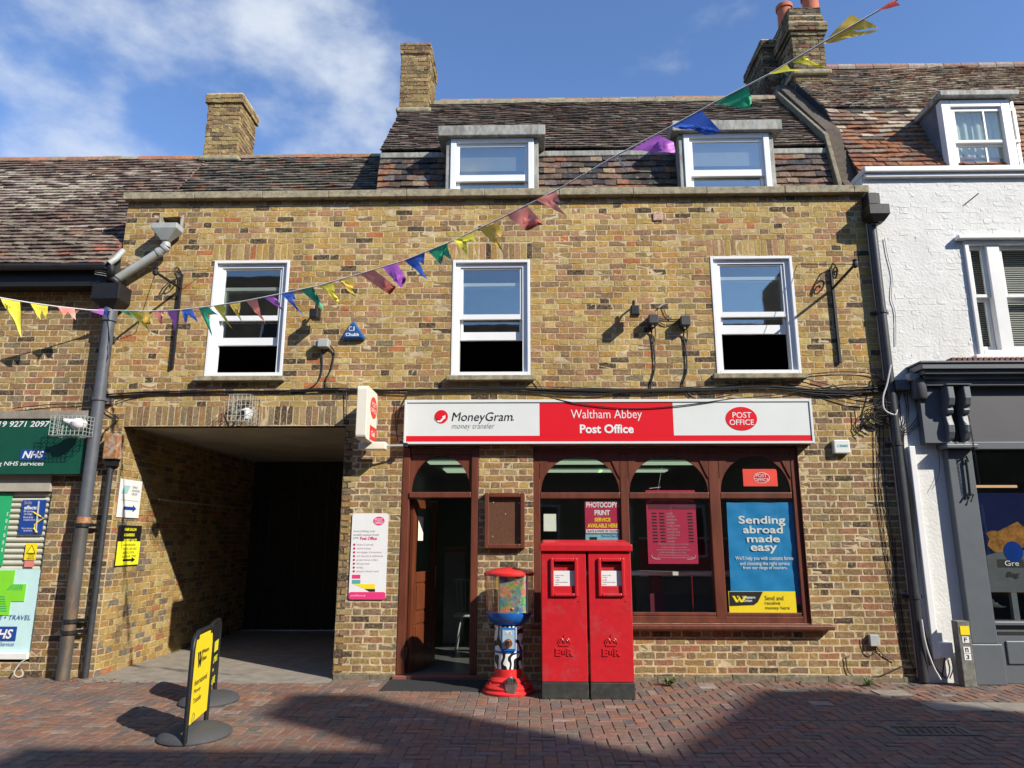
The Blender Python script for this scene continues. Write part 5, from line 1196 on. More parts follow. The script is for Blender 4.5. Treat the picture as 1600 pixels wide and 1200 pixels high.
def spot(px, py, lab):
    o = thing('wall_spotlight', (*P(px, py, -.1)[:1], -.1, P(px, py, -.1)[1]), lab, 'lamp')
    x, z = P(px, py-8, -.12); obj('lamp_neck', MB().tube([(x, -.0, z), (x, -.10, z+.01), (x-.005, -.16, z-.06)], .012, 8), IRON, o)
    obj('lamp_head', MB().box(x-.055, x+.05, -.26, -.12, z-.17, z-.05), IRON, o, bevel=.012); obj('lamp_bracket', MB().tube([(x-.01, -.14, z-.05), (x+.0, -.15, z+.04)], .018, 8), IRON, o)
spot(496, 489, 'small black spotlight on the wall left of the blue alarm box'); spot(990, 484, 'small black spotlight on the wall left of the two black boxes')
for (x0, y0, x1, y1, lb) in ((1014, 491, 1029, 505, 'left one of two small black cable boxes between the upper windows'), (1064, 493, 1079, 508, 'right one of two small black cable boxes between the upper windows')):
    a = R4(x0, y0, x1, y1, -.13); o = thing('cable_box', ((a[0]+a[1])/2, -.06, a[2]), lb, 'junction box')
    obj('box_body', MB().box(a[0], a[1], -.14, -.0005, a[2], a[3]), mat('dark_grey_plastic', (.035, .036, .042)), o, bevel=.008)
    obj('cable_gland', MB().tube([((a[0]+a[1])/2-.01, -.10, a[2]), ((a[0]+a[1])/2-.01, -.10, a[2]-.035)], .014, 8), PIPEL, o)
    obj('cable_tail', MB().tube(cpath([(x0+7, y1+3, -.08), (x0+4, y1+16), (x0+8, y1+40), (x0+9, y1+70), (x0+3, y1+95), (x0+3+14*(x0 > 1050), y1+112)]), .009), CABLE, o)
    obj('cable_tail', MB().tube(cpath([(x0+9, y1+3, -.08), (x0+10, y1+18), (x0+7, y1+38), (x0+10, y1+66)]), .006), CABLE, o)
cl = thing('cable_link', (2, -.02, 3.9), 'thin black cables linking the two black boxes on the wall', 'cable')
obj('cable_strand', MB().tube(cpath([(1029, 498), (1045, 499), (1064, 499)]), .006), CABLE, cl); obj('cable_strand', MB().tube(cpath([(1028, 502), (1040, 508), (1055, 505), (1064, 500)]), .006), CABLE, cl); obj('cable_strand', MB().tube(cpath([(1035, 475), (1040, 490), (1049, 499)]), .005), CABLE, cl)
obj('cable_stub', MB().tube(cpath([(1029, 481), (1037, 474)]), .012), PIPEL, cl)
cb = thing('alarm_siren', (3.5, -.05, 2.5), 'white square alarm siren box lettered CBMS on the brick right of the fascia sign', 'alarm box')
a = R4(1303, 687, 1328.5, 708.5, -.07); obj('siren_cover', MB().box(a[0], a[1], -.075, -.0005, a[2], a[3]), SIGNW, cb, bevel=.014); ftext('CBMS', 1308, 694.5, 1325, 698.5, -.077, TEALP, cb, bold=.02)
mb_ = thing('meter_box', (3.9, -.04, .4), 'small white box low on the brick wall with thin cables, left of the drainpipe foot', 'junction box')
a = R4(1360, 992, 1375, 1010, -.06); obj('box_body', MB().box(a[0], a[1], -.06, -.0005, a[2], a[3]), PIPEL, mb_, bevel=.006)
obj('cable_strand', MB().tube(cpath([(1347, 997), (1351, 1015), (1360, 1024), (1368, 1018), (1368, 1010)]), .005), CABLE, mb_); obj('cable_strand', MB().tube(cpath([(1369, 1010), (1378, 1021), (1398, 1033)]), .006), CABLE, mb_); obj('cable_strand', MB().tube(cpath([(1321, 1027), (1326, 1050), (1345, 1060), (1375, 1056), (1405, 1043), (1424, 1035)]), .006), CABLE, mb_)
m2 = thing('outlet_box', (4.6, -.08, .3), 'white box low on the white pilaster beside the hydrant marker post', 'junction box')
a = R4(1468, 1004, 1489, 1028, -.10); obj('box_body', MB().box(a[0], a[1], -.11, -.0305, a[2], a[3]), WHT, m2, bevel=.008)
for L in ([(1476, 1028), (1474, 1045), (1472, 1058)], [(1486, 1028), (1489, 1045), (1484, 1060)], [(1455, 1032), (1464, 1046), (1478, 1060)]): obj('cable_strand', MB().tube(cpath(L, -.05), .006), CABLE, m2)
tb_ = thing('vent_tile', (2, -.01, 5.3), 'broken pink and brown scrap of tile showing in the wall below the coping', 'tile'); a = R4(1020, 332, 1036, 345, -.01); obj('tile_scrap', MB().box(a[0], a[1], -.02, -.0005, a[2], a[3]), mat('scrap', (.45, .28, .2), var=.6, scale=40), tb_, bevel=.01)

# downpipes
def clip(parent, x, y, z, r, m): return obj('pipe_clip', MB().tube([(x, y, z-.02), (x, y, z+.02)], r*1.22, 14).box(x-r*2.0, x+r*2.0, y+r*.8, y+r*1.2, z-.018, z+.018), m, parent)
dp = thing('downpipe', (-5.13, -.13, 0), 'thick grey downpipe between the two brick buildings with a black hopper head and rusty foot', 'drainpipe')
X = -5.128; zc = P(125, 812, -.13)[1]
obj('pipe_upper', MB().tube([(X, -.13, zc), (X, -.13, 2.9), (X, -.13, 4.20)], .068, 18), PIPEG, dp, smooth=True); obj('pipe_foot', MB().tube([(X-.01, -.13, 0.0), (X-.01, -.13, zc-.03)], .070, 18), PIPER, dp, smooth=True)
obj('rusty_collar', MB().tube([(X, -.13, zc-.05), (X, -.13, zc+.03)], .078, 18), RUST, dp, smooth=True); clip(dp, X, -.13, zc-.06, .07, IRON); clip(dp, X, -.13, .62, .07, IRON); clip(dp, X, -.13, .50, .07, IRON); clip(dp, X, -.13, 3.15, .068, PIPEG)
obj('pipe_socket', MB().tube([(X, -.13, 4.12), (X, -.13, 4.30)], .085, 18), PIPEG, dp, smooth=True)
h = MB(); z0_ = P(172, 472, -.14)[1]; z1_ = P(172, 448, -.14)[1]
v = [(X+a*s, -.13+b*s, z) for s, z in ((.08, z0_-.10), (.17, z0_), (.17, z1_)) for a, b in ((-1, -.9), (1, -.9), (1, .7), (-1, .7))]; h.add(v, [(0, 1, 5, 4), (1, 2, 6, 5), (2, 3, 7, 6), (3, 0, 4, 7), (4, 5, 9, 8), (5, 6, 10, 9), (6, 7, 11, 10), (7, 4, 8, 11), (0, 3, 2, 1), (8, 9, 10, 11)]); obj('hopper_head', h, IRON, dp, bevel=.008)
gp_ = [(*P(a, b, y)[:1], y, P(a, b, y)[1]) for a, b, y in ((173, 415, -.3), (174, 425, -.28), (172, 433, -.24), (182, 441, -.2), (180, 452, -.15))]
obj('gutter_outlet', MB().tube(smooth_path(gp_, 6), .05, 12), IRON, dp, smooth=True)
gp_ = [(*P(a, b, y)[:1], y, P(a, b, y)[1]) for a, b, y in ((171, 412, -.25), (181, 404, -.22), (192, 392, -.12))]; obj('side_pipe', MB().tube(gp_, .038, 12), PIPEL, dp, smooth=True)
for k in range(4):
    gp_ = [(*P(a, b, y)[:1], y, P(a, b, y)[1]) for a, b, y in ((148, 418+k*3.4, -.3), (166, 421+k*3.4, -.3))]; obj('twig', MB().tube(gp_, .004, 4), PIPEL, dp)
rp = thing('rainwater_chute', (-4.6, -.15, 4.5), 'pale grey plastic funnel and slanting pipe draining the parapet above the archway', 'drainpipe')
hx0, hx1, hz0, hz1 = R4(241, 352, 281, 362, -.16); mid = P(258, 382, -.14)
yf_, yb_ = -.24, -.06
v = [(x, y, z) for x, y, z in ((hx0, yf_, hz0+.02), (hx1, yf_, hz0+.02), (hx1, yb_, hz0+.02), (hx0, yb_, hz0+.02), (hx0, yf_, hz1), (hx1, yf_, hz1), (hx1, yb_, hz1), (hx0, yb_, hz1), (mid[0]-.04, -.18, mid[1]+.04), (mid[0]+.04, -.18, mid[1]+.04), (mid[0]+.04, -.10, mid[1]+.04), (mid[0]-.04, -.10, mid[1]+.04))]
obj('funnel', MB().add(v, [(0, 1, 5, 4), (1, 2, 6, 5), (2, 3, 7, 6), (3, 0, 4, 7), (8, 9, 1, 0), (9, 10, 2, 1), (10, 11, 3, 2), (11, 8, 0, 3), (8, 11, 10, 9)]), PIPEL, rp, bevel=.008)
L = [(259, 380, -.14), (259, 386, -.14), (252, 392, -.14), (178, 439, -.13)]; gp_ = [(P(a, b, y)[0], y, P(a, b, y)[1]) for a, b, y in L]
obj('slanting_pipe', MB().tube(smooth_path(gp_, 5), .052, 16), PIPEL, rp, smooth=True); obj('pipe_collar', MB().tube([gp_[1], [(a*.6+b*.4) for a, b in zip(gp_[1], gp_[2])]], .062, 16), PIPEL, rp, smooth=True)
g4 = np.array(gp_[2]); g5 = np.array(gp_[3]); obj('pipe_collar', MB().tube([g4+(g5-g4)*.02, g4+(g5-g4)*.07], .060, 16), PIPEL, rp, smooth=True)
obj('lead_spout', MB().box(dh[0], dh[1], -.04, .2, dh[2]-.02, dh[2]), LEADC, rp, bevel=.006); obj('lead_spout_side', MB().box(dh[0]-.03, dh[0], -.05, .0, dh[2]-.05, dh[3]-.02), LEADC, rp, bevel=.01); obj('lead_spout_side', MB().box(dh[1], dh[1]+.03, -.05, .0, dh[2]-.05, dh[3]-.02), LEADC, rp, bevel=.01)
obj('drain_hole_back', MB().box(dh[0]-.1, dh[1]+.1, .19, .2, dh[2]-.1, dh[3]+.1), BLK, B)
tp_ = thing('thin_downpipe', (-4.92, -.05, 0), 'thin dark pipe running down the front corner of the archway below a rusty box', 'drainpipe')
xp = -4.935; zt_ = P(178, 722, -.05)[1]; obj('pipe_length', MB().tube([(xp, -.05, .0), (xp, -.05, zt_)], .034, 14), PIPEB, tp_, smooth=True); a = R4(169, 678, 196, 717, -.08)
mb = MB().box(xp-.07, xp+.10, -.13, -.0005, zt_+.03, a[3]); obj('rusty_box', mb, RUST, tp_, bevel=.012); obj('box_outlet', MB().box(xp-.05, xp+.07, -.10, -.001, zt_-.05, zt_+.028), IRON, tp_)
rd = thing('right_downpipe', (4.28, -.12, 0), 'long black downpipe with a dark hopper between the brick and white buildings', 'drainpipe')
X2 = 4.27; zt_ = P(1368, 345, -.12)[1]
obj('pipe_length', MB().tube([(X2, -.075, .02), (X2, -.075, zt_)], .053, 16), PIPEB, rd, smooth=True)
for z in (.9, 2.6, 4.2): clip(rd, X2, -.075, z, .053, PIPEB)
L = [(1367, 352, -.12), (1366, 342, -.12), (1374, 336, -.15), (1380, 328, -.15)]; gp_ = [(P(a, b, y)[0], y, P(a, b, y)[1]) for a, b, y in L]; obj('swan_neck', MB().tube(smooth_path(gp_, 5), .05, 14), PIPEB, rd, smooth=True)
a = R4(1357, 322, 1383, 337, -.18); h = MB(); cxh = (a[0]+a[1])/2
v = [(cxh+p*s, -.14+r_*s*.9, z) for s, z in ((.07, a[2]-.08), (.125, a[2]), (.125, a[3])) for p, r_ in ((-1, -1), (1, -1), (1, .9), (-1, .9))]; h.add(v, [(0, 1, 5, 4), (1, 2, 6, 5), (2, 3, 7, 6), (3, 0, 4, 7), (4, 5, 9, 8), (5, 6, 10, 9), (6, 7, 11, 10), (7, 4, 8, 11), (0, 3, 2, 1), (8, 9, 10, 11)]); obj('hopper_head', h, IRON, rd, bevel=.008)
a = R4(1353, 303, 1376, 322, -.12); obj('gutter_spout', MB().box(a[0], a[1]-.06, -.17, .1, a[2], a[3]).box(a[0]+.1, a[1], -.12, .1, a[2]-.04, a[3]+.02), IRON, rd, bevel=.015)
# white trunking and the strip of pale wall
tk = thing('cable_trunking', (4.4, -.08, 0), 'white plastic cable trunking running down the white pilaster', 'cable trunking')
xk = P(1440, 900, -.07)[0]-.0; obj('trunking_length', MB().box(4.40, 4.47, -.085, -.0305, .25, P(1422, 697, -.07)[1]), WHT, tk, bevel=.008)
# hanging brackets
def bracket(px_top, px_bot, tipx, tipY, ropeL, label, arm0):
    xb, zb_ = P(*px_bot, -.03); xt, zt_ = P(*px_top, -.03); o = thing('hanging_bracket', (xb, -.03, zb_), label, 'bracket')
    obj('upright', MB().box(xt-.016, xt+.016, -.045, -.012, zb_, zt_), IRON, o, bevel=.004)
    za = P(*arm0, -.04)[1]; tx, ty = tipx; T = (P(tx, ty, tipY)[0], tipY, P(tx, ty, tipY)[1])
    obj('arm', MB().tube([(xt, -.04, za), T], .016, 8), IRON, o)
    sc = []
    for t in np.linspace(0, 1.6*2*pi, 30):
        r_ = .09*(1-t/(1.9*2*pi)); sc.append((xt+.0, -.13-r_*cos(t)*.9, za+.15+r_*sin(t)))
    obj('scroll', MB().tube(sc, .009, 6), IRON, o); obj('scroll', MB().tube([(xt, -.04, zt_), (xt, -.10, zt_+.03), (xt, -.17, zt_-.04), (xt, -.2, za+.12)], .009, 6), IRON, o)
    obj('finial', MB().lathe([(.0, T[2]-.05), (.03, T[2]-.03), (.035, T[2]), (.02, T[2]+.03), (.03, T[2]+.05), (.0, T[2]+.07)], T[0], T[1], 10), IRON, o)
    for (rx_, ry_) in ropeL: e = P(rx_, ry_, -.01); obj('stay_wire', MB().tube([T, (e[0], -.01, e[1])], .004, 5), IRON, o)
    return o
bracket((284, 428), (269, 575), (243, 425), -.62, [(326, 421), (212, 520)], 'black iron sign bracket with scroll left of the first upper window', (280, 450))
bracket((1298, 418), (1311, 567), (1336, 413), -.62, [(1247, 413)], 'black iron sign bracket with scroll between the right window and the drainpipe', (1302, 450))

# cages with cameras
def cage(x0, x1, y0, y1, z0, z1, label, nx=8, nz=5, ny=4):
    o = thing('wire_cage', ((x0+x1)/2, (y0+y1)/2, z0), label, 'wire cage'); mb = MB(); r_ = .0035
    xs = np.linspace(x0, x1, nx+1); ys = np.linspace(y0, y1, ny+1); zs = np.linspace(z0, z1, nz+1)
    for x in xs: mb.tube([(x, y0, z0), (x, y0, z1), (x, y1, z1)], r_, 4); mb.tube([(x, y0, z0), (x, y1, z0)], r_, 4)
    for z in zs: mb.tube([(x0, y1, z), (x0, y0, z), (x1, y0, z), (x1, y1, z)], r_, 4)
    for y in ys: mb.tube([(x0, y, z0), (x0, y, z1), (x1, y, z1), (x1, y, z0), (x0, y, z0)], r_, 4)
    obj('wire_mesh', mb, PIPEL, o); return o
ca = R4(78, 652, 131, 677, -.38)
cage(ca[0], ca[1]+.0, -.38, -.14, ca[2]-.02, ca[3]+.02, 'galvanised wire cage round a white camera at the top right of the green fascia')
k1 = thing('security_camera', (-5.0, -.3, 2.8), 'white camera inside the wire cage above the pharmacy sign', 'camera'); a = P(123, 663, -.34)
mb = MB().lathe([(.0, a[1]-.07), (.05, a[1]-.06), (.085, a[1]-.02), (.09, a[1]+.02), (.06, a[1]+.06), (0, a[1]+.07)], a[0], -.34, 18); obj('camera_dome', mb, WHT, k1, smooth=True); obj('camera_snout', MB().tube([(a[0]-.14, -.40, a[1]+.04), (a[0], -.34, a[1])], [.02, .06], 10), WHT, k1)
cb2 = R4(363, 622, 396, 660, -.2)
cage(cb2[0], cb2[1], -.32, -.01, cb2[2], cb2[3]+.02, 'wire cage round a white dome camera on the brick band over the archway', 5, 5, 4)
k2 = thing('dome_camera', (-3.2, -.2, 2.9), 'round white dome camera with dark lens inside the cage over the archway', 'camera'); a = P(385, 647, -.2)
obj('camera_dome', MB().lathe([(.0, a[1]-.075), (.045, a[1]-.06), (.072, a[1]-.01), (.07, a[1]+.04), (.03, a[1]+.07)], a[0], -.2, 18), WHT, k2, smooth=True); obj('camera_lens', MB().ell(a[0]-.02, a[1]-.005, .034, .034, FRONT, .245, .272), BLK, k2)
obj('camera_arm', MB().tube([(a[0], -.2, a[1]+.06), (a[0]-.12, -.02, a[1]+.10)], .012), IRON, k2); obj('camera_arm', MB().tube([(a[0]-.05, -.16, a[1]+.0), (a[0]-.33, -.02, a[1]+.04), (a[0]-.05, -.02, a[1]+.16)], .006), IRON, k2)

# cable runs
def run(name, lab, L, r_, m=CABLE, Y=-.025, group=None):
    return obj(name, MB().tube(cpath(L, Y, 8), r_, 5), m, label=lab, cat='cable', group=group)
base = [(160, 618), (240, 613), (330, 612), (420, 611), (500, 609), (560, 609), (640, 611), (720, 609), (800, 608), (900, 610), (1000, 611), (1100, 606), (1200, 604), (1300, 613), (1392, 606)]
rr = np.random.default_rng(5)
cbn = thing('cable_bundle', (-.4, -.02, 3.2), 'bundle of sagging black cables running along the whole front above the fascia sign', 'cables')
for k in range(9):
    off = rr.normal(0, 2.0); st_ = 0 if k < 4 else int(rr.integers(4, 9)); L = [(a+rr.normal(0, 6), b+off*.5+rr.normal(0, 2.0 if a > 620 else 1.0)+(k-4)*.5*(a > 700), -.02-.006*(k % 4)) for a, b in base[st_:]]
    obj('cable_strand', MB().tube(cpath(L, -.02, 7), .006+.003*rr.random(), 5), CABLE, cbn)
for L in ([(840, 616, -.14), (900, 630, -.145), (980, 638, -.145), (1060, 634, -.145), (1150, 622, -.14)], [(1090, 628), (1160, 622), (1240, 614), (1330, 600), (1388, 606)], [(1250, 590), (1290, 600), (1340, 612), (1375, 596), (1390, 600)], [(1250, 586), (1310, 581), (1360, 584), (1385, 600)], [(1262, 604), (1300, 622), (1350, 632), (1392, 618)], [(1300, 600), (1330, 618), (1370, 624)], [(832, 588), (842, 600), (850, 612)], [(1070, 606), (1100, 620), (1150, 612)], [(180, 628), (215, 618), (300, 610), (400, 606)], [(20, 638), (80, 632), (130, 630), (165, 622)], [(140, 600), (165, 640), (185, 655), (165, 672), (158, 690)], [(541, 612), (541, 640), (541, 664)], [(620, 628), (618, 660), (622, 690)], [(640, 612), (625, 640), (620, 665)]):
    obj('cable_strand', MB().tube(cpath(L, -.03, 8), .006, 5), CABLE, cbn)
tg = thing('cable_tangle', (4.25, -.05, 2.9), 'tangle of coiled black cables beside the drainpipe right of the fascia sign', 'cables')
for k in range(9):
    cx_, cy_ = 1374+rr.normal(0, 6), 656+rr.normal(0, 7); ra, rb = 10+rr.random()*14, 6+rr.random()*8; ph = rr.random()*6
    L = [(cx_+ra*cos(t+ph), cy_+rb*sin(t+ph)-(2*t), -.03-.01*k) for t in np.linspace(0, 5.5, 9)]; obj('cable_strand', MB().tube(cpath(L, -.03, 5), .005, 5), CABLE, tg)
for k in range(4):
    x0_ = 1364+k*5.2; L = [(x0_, 650+k*3), (x0_+4+rr.normal(0, 2), 760), (x0_+17+rr.normal(0, 2), 860), (x0_+34-k*2, 950), (x0_+46-k*3, 1030)]; obj('cable_strand', MB().tube(cpath(L, -.009, 6), .004, 5), CABLE, tg)
for L in ([(1335, 640), (1337, 660), (1336, 672), (1343, 682)], [(1392, 606), (1345, 672), (1335, 668)], [(1398, 840), (1402, 900), (1410, 960), (1424, 1036), (1438, 1046)]): obj('cable_strand', MB().tube(cpath(L, -.03, 6), .006, 5), CABLE, tg)
tg2 = thing('cable_drop', (4.5, -.05, 1.5), 'loose black and white cables hanging down the white pilaster from the dark boxes', 'cables')
for k in range(7):
    x0_ = 1402+k*5; L = [(x0_, 610), (x0_+4+rr.normal(0, 3), 640+k*4), (x0_+6-k*3, 668), (x0_+8-k*4.2, 700), (1420+k*1.4, 760+k*4), (1428+k, 860), (1436+k*1.5, 960), (1450+k*3, 1040)] if k < 4 else [(x0_, 612), (x0_+14, 640), (x0_+4, 662), (x0_-16, 676), (x0_-34, 664)]
    obj('cable_strand', MB().tube(cpath(L, -.06, 6), .0055, 5), CABLE, tg2)
obj('cable_strand', MB().tube(cpath([(1445, 640), (1462, 690), (1468, 720), (1466, 745), (1456, 765)], -.06, 6), .003, 4), CABLE, tg2)
for L in ([(1392, 570), (1386, 600), (1380, 620), (1382, 640), (1398, 648), (1402, 640)], [(1442, 578), (1450, 570), (1462, 571), (1472, 573)], [(1440, 968), (1446, 1005), (1458, 1040), (1470, 1062)]): obj('cable_strand', MB().tube(cpath(L, -.15, 6), .009, 6), CABLEW, tg2)
db = thing('terminal_boxes', (4.4, -.1, 3.2), 'pair of dark grey telephone terminal boxes under the slate cornice by the drainpipe', 'junction box')
a = R4(1400, 593, 1422, 609, -.14); obj('box_body', MB().box(a[0], a[1], -.15, -.0305, a[2], a[3]), PIPEG, db, bevel=.01)
a = R4(1424, 590, 1446, 624, -.14); cxx = (a[0]+a[1])/2; obj('round_terminal', MB().lathe([(.07, a[2]), (.085, a[2]+.02), (.085, a[3]-.03), (.05, a[3])], cxx, -.14, 18), DKGREY, db, smooth=True)
a = R4(1421, 583, 1438, 594, -.2); obj('box_body', MB().box(a[0], a[1], -.2, -.1, a[2], a[3]), PIPEL, db, bevel=.01)
cs = thing('wall_cable', (4.8, -.04, 4), 'thin dark cable stub and hanging wire on the upper white wall', 'cable')
obj('cable_strand', MB().tube(cpath([(1508, 319), (1529, 302)], -.045), .007, 5), CABLE, cs); obj('cable_strand', MB().tube(cpath([(1382, 372), (1387, 400), (1394, 430), (1393, 465), (1399, 490), (1400, 540)], -.045), .005, 5), PIPEL, cs)
cn = thing('chain', (5.1, -.2, 2.5), 'dark chain hanging from the console bracket in front of the grey fascia', 'chain')
x0_, z0_ = P(1514, 650, -.25); x1_, z1_ = P(1527, 755, -.2)
for k in range(34):
    t = k/33; x, z = x0_+(x1_-x0_)*(t**.75), z0_+(z1_-z0_)*t; a = k % 2
    obj('chain_link', MB().tube([(x+.008*cos(q)*(1-a), -.24+.008*cos(q)*a, z+.016*sin(q)) for q in np.linspace(0, 2*pi, 9)], .003, 4), IRON, cn)
hk = thing('hook_bracket', (4.95, -.16, 2.1), 'black iron awning hook fixed to the slate grey pilaster', 'bracket')
hp = lambda *L: [(P(a, b, -.16)[0], -.16, P(a, b, -.16)[1]) for a, b in L]
obj('hook_bar', MB().tube(hp((1509, 718), (1512, 740), (1516, 775)), .014, 6), IRON, hk); obj('hook_end', MB().tube(hp((1504, 716), (1510, 713), (1513, 722)), .012, 6), IRON, hk); obj('hook_end', MB().tube(hp((1508, 780), (1514, 770), (1521, 773), (1517, 784)), .011, 6), IRON, hk)

# ================================================================== STREET THINGS
# double pillar box
pb = thing('double_post_box', (.58, -.7, 0), 'pair of joined bright red pillar boxes with royal cyphers in front of the shop window', 'post box')
YB0 = -.945; X0, X1 = .13, 1.03; xm = .592; zcap = P(916, 862, YB0)[1]
for k, (a, b) in enumerate(((X0, xm-.012), (xm+.012, X1))):
    c0 = R4(861+k*74.5-1, 872, 903+k*73.5, 932, YB0-.02)
    body = MB(); wall_cells(body, a, b, .155, zcap, [(c0[0]+.03, c0[1]-.03, c0[2]+.03, c0[3]-.03)], FRONT, .46, front=-YB0)
    obj('box_body', body, REDP, pb, bevel=.006)
    obj('black_base', MB().box(a-.004, b+.004, YB0-.008, YB0+.47, .0, .152), BLACKP, pb, bevel=.006)
    obj('slot_frame', MB().frame(c0[0], c0[1], c0[2], c0[3], .034, YB0-.028, YB0+.0, wb=.03, wt=.035), REDP, pb, bevel=.009)
    obj('slot_back', MB().box(c0[0]+.03, c0[1]-.03, YB0+.08, YB0+.1, c0[2]+.03, c0[3]-.03), BLACKP, pb)
    obj('slot_flap', MB().box(c0[0]+.03, c0[1]-.03, YB0+.03, YB0+.05, c0[3]-.125, c0[3]-.06), REDP, pb, bevel=.005)
    pc = R4(861+k*74+1, 892, 900+k*72, 919, YB0); pl_ = obj('collection_plate', MB().box(c0[0]+.032, c0[1]-.032, YB0+.012, YB0+.02, c0[2]+.10, c0[3]-.125), WHT, pb)
    mb = MB(); x = c0[0]+.045
    for t, zz, w in (('5.30pm', .175, .05), ('12.00', .15, .045), ('Monday to Friday', .195, .09), ('Collection times from this box', .13, .13), ('Royal Mail', .107, .04)): text(mb, t, x, x+w, c0[2]+zz, c0[2]+zz+.012, FRONT, -YB0-.011)
    obj('lettering', mb, BLK, pb, fix=False)
    obj('lower_lip', MB().box(c0[0]+.03, c0[1]-.03, YB0+.0, YB0+.03, c0[2]+.02, c0[2]+.098), REDP, pb, bevel=.006)
    obj('keyhole', MB().ell(c0[1]+.00, c0[2]-.05, .008, .008, FRONT, -YB0-.002, -YB0+.003, 12), BLACKP, pb)
    # raised crown and cypher
    cx_ = (a+b)/2-.005; zc_ = P(882, 1004, YB0)[1]; mb = MB(); F0, F1 = -YB0-.002, -YB0+.009
    for s in (-1, 1):
        for ra in (.052, .034):
            arc = [(cx_+s*(.004+ra*.62*(1-cos(t))*.8), YB0-.004, zc_+.0+ra*1.0*sin(t)*.75) for t in np.linspace(0, pi, 12)]; mb.tube(arc, .006, 6)
    mb.box(cx_-.05, cx_+.05, YB0-.008, YB0+.002, zc_-.032, zc_-.018); mb.tube([(cx_-.055, YB0-.003, zc_-.016), (cx_-.064, YB0-.003, zc_+.012)], .004); mb.tube([(cx_+.055, YB0-.003, zc_-.016), (cx_+.064, YB0-.003, zc_+.012)], .004)
    mb.lathe([(0, zc_+.045), (.008, zc_+.052), (0, zc_+.06)], cx_, YB0-.004, 8); mb.box(cx_-.002, cx_+.002, YB0-.006, YB0, zc_+.058, zc_+.075); mb.box(cx_-.007, cx_+.007, YB0-.006, YB0, zc_+.064, zc_+.068)
    obj('crown', mb, REDP, pb); mb = MB()
    def slab(t, x0, x1, z0, z1):
        V, Fx = textmesh(t, .03); n_ = len(V); v = np.vstack([FRONT(x0+V[:, 0]*(x1-x0), z0+V[:, 1]*(z1-z0), F0), FRONT(x0+V[:, 0]*(x1-x0), z0+V[:, 1]*(z1-z0), F1)])
        from collections import Counter
        ec = Counter(); 
        for f in Fx:
            for i in range(len(f)): ec[(f[i], f[(i+1) % len(f)])] += 1
        sides = [(p, q_, q_+n_, p+n_) for (p, q_) in ec if (q_, p) not in ec]
        mb.add(v, [tuple(i+n_ for i in f) for f in Fx]+sides)
    z0c = zc_-.125; slab('E', cx_-.085, cx_-.03, z0c, z0c+.068); slab('II', cx_-.02, cx_+.018, z0c+.016, z0c+.055); slab('R', cx_+.028, cx_+.09, z0c, z0c+.068)
    for xx_ in (cx_-.085, cx_+.028): mb.box(xx_-.008, xx_+.024, YB0-.006, YB0+.002, z0c-.0, z0c+.009); mb.box(xx_-.008, xx_+.024, YB0-.006, YB0+.002, z0c+.06, z0c+.069)
    obj('royal_cypher', mb, REDP, pb)
obj('roof_cap', MB().box(X0-.012, X1+.02, YB0-.03, YB0+.49, zcap+.004, zcap+.072), REDP, pb, bevel=.008)
mb = MB(); zz = zcap+.072; v = [(X0, YB0-.015, zz), (X1+.01, YB0-.015, zz), (X1+.01, YB0+.48, zz), (X0, YB0+.48, zz), (X0+.02, YB0+.02, zz+.020), (X1-.01, YB0+.02, zz+.020), (X1-.01, YB0+.42, zz+.045), (X0+.02, YB0+.42, zz+.045)]
mb.add(v, [(0, 1, 5, 4), (1, 2, 6, 5), (2, 3, 7, 6), (3, 0, 4, 7), (4, 5, 6, 7), (3, 2, 1, 0)]); obj('roof_top', mb, REDP, pb, bevel=.01)
# sweet machine
vx, vy = -.205, -.62
Zp = lambda y: P(793, y, vy)[1]
vm = thing('sweet_machine', (vx, vy, 0), 'sweet vending machine with clear drum, blue tray and zebra column beside the post box', 'vending machine')
obj('red_foot', MB().lathe([(.262, 0), (.268, .02), (.256, .036), (.24, .042), (.248, .062), (.23, .085), (.195, .105), (.20, .125), (.18, .148), (.150, .158), (.150, .228), (.142, .235)], vx, vy, 40), REDPL, vm, smooth=True)
obj('foot_step', MB().box(vx-.2, vx+.2, vy-.12, vy+.1, .06, .115), REDPL, vm, bevel=.03)
z1_ = Zp(1016)
obj('zebra_column', MB().lathe([(.146, .235), (.149, .238), (.149, .56), (.149, Zp(976))], vx, vy, 36), ZEB, vm, smooth=True)
obj('blue_band', MB().lathe([(.150, Zp(1018)), (.156, Zp(1018)+.01), (.150, Zp(1018)+.022)], vx, vy, 36), BLUEG, vm, smooth=True)
zt_ = Zp(975); obj('blue_tray', MB().lathe([(.14, zt_), (.17, zt_+.01), (.215, zt_+.055), (.235, zt_+.10), (.238, zt_+.125), (.225, zt_+.13), (.18, zt_+.11)], vx, vy, 44), BLUEG, vm, smooth=True)
zl = Zp(897)-.0; obj('clear_drum', MB().lathe([(.226, zt_+.118), (.252, zt_+.15), (.256, zl), (.252, zl), (.224, zt_+.118)], vx, vy, 44), CLEAR, vm, smooth=True)
obj('drum_core', MB().lathe([(.07, zt_+.12), (.07, zl)], vx, vy, 20), PAPER, vm, smooth=True)
obj('red_lid', MB().lathe([(.262, zl-.012), (.266, zl), (.262, zl+.018), (.235, zl+.032), (.15, zl+.055), (.07, zl+.068), (.0, zl+.072)], vx, vy, 44), REDPL, vm, smooth=True)
a = R4(781, 895, 823, 957, vy-.2); obj('card_backing', MB().box(a[0]-.012, a[1]+.012, vy-.194, vy-.190, zt_+.125, zl-.004), WHT, vm)
obj('picture_card', MB().prism(rounded(a[0], a[1], zt_+.13, zl-.005, .01), FRONT, -vy+.195, -vy+.20), CANDY, vm)
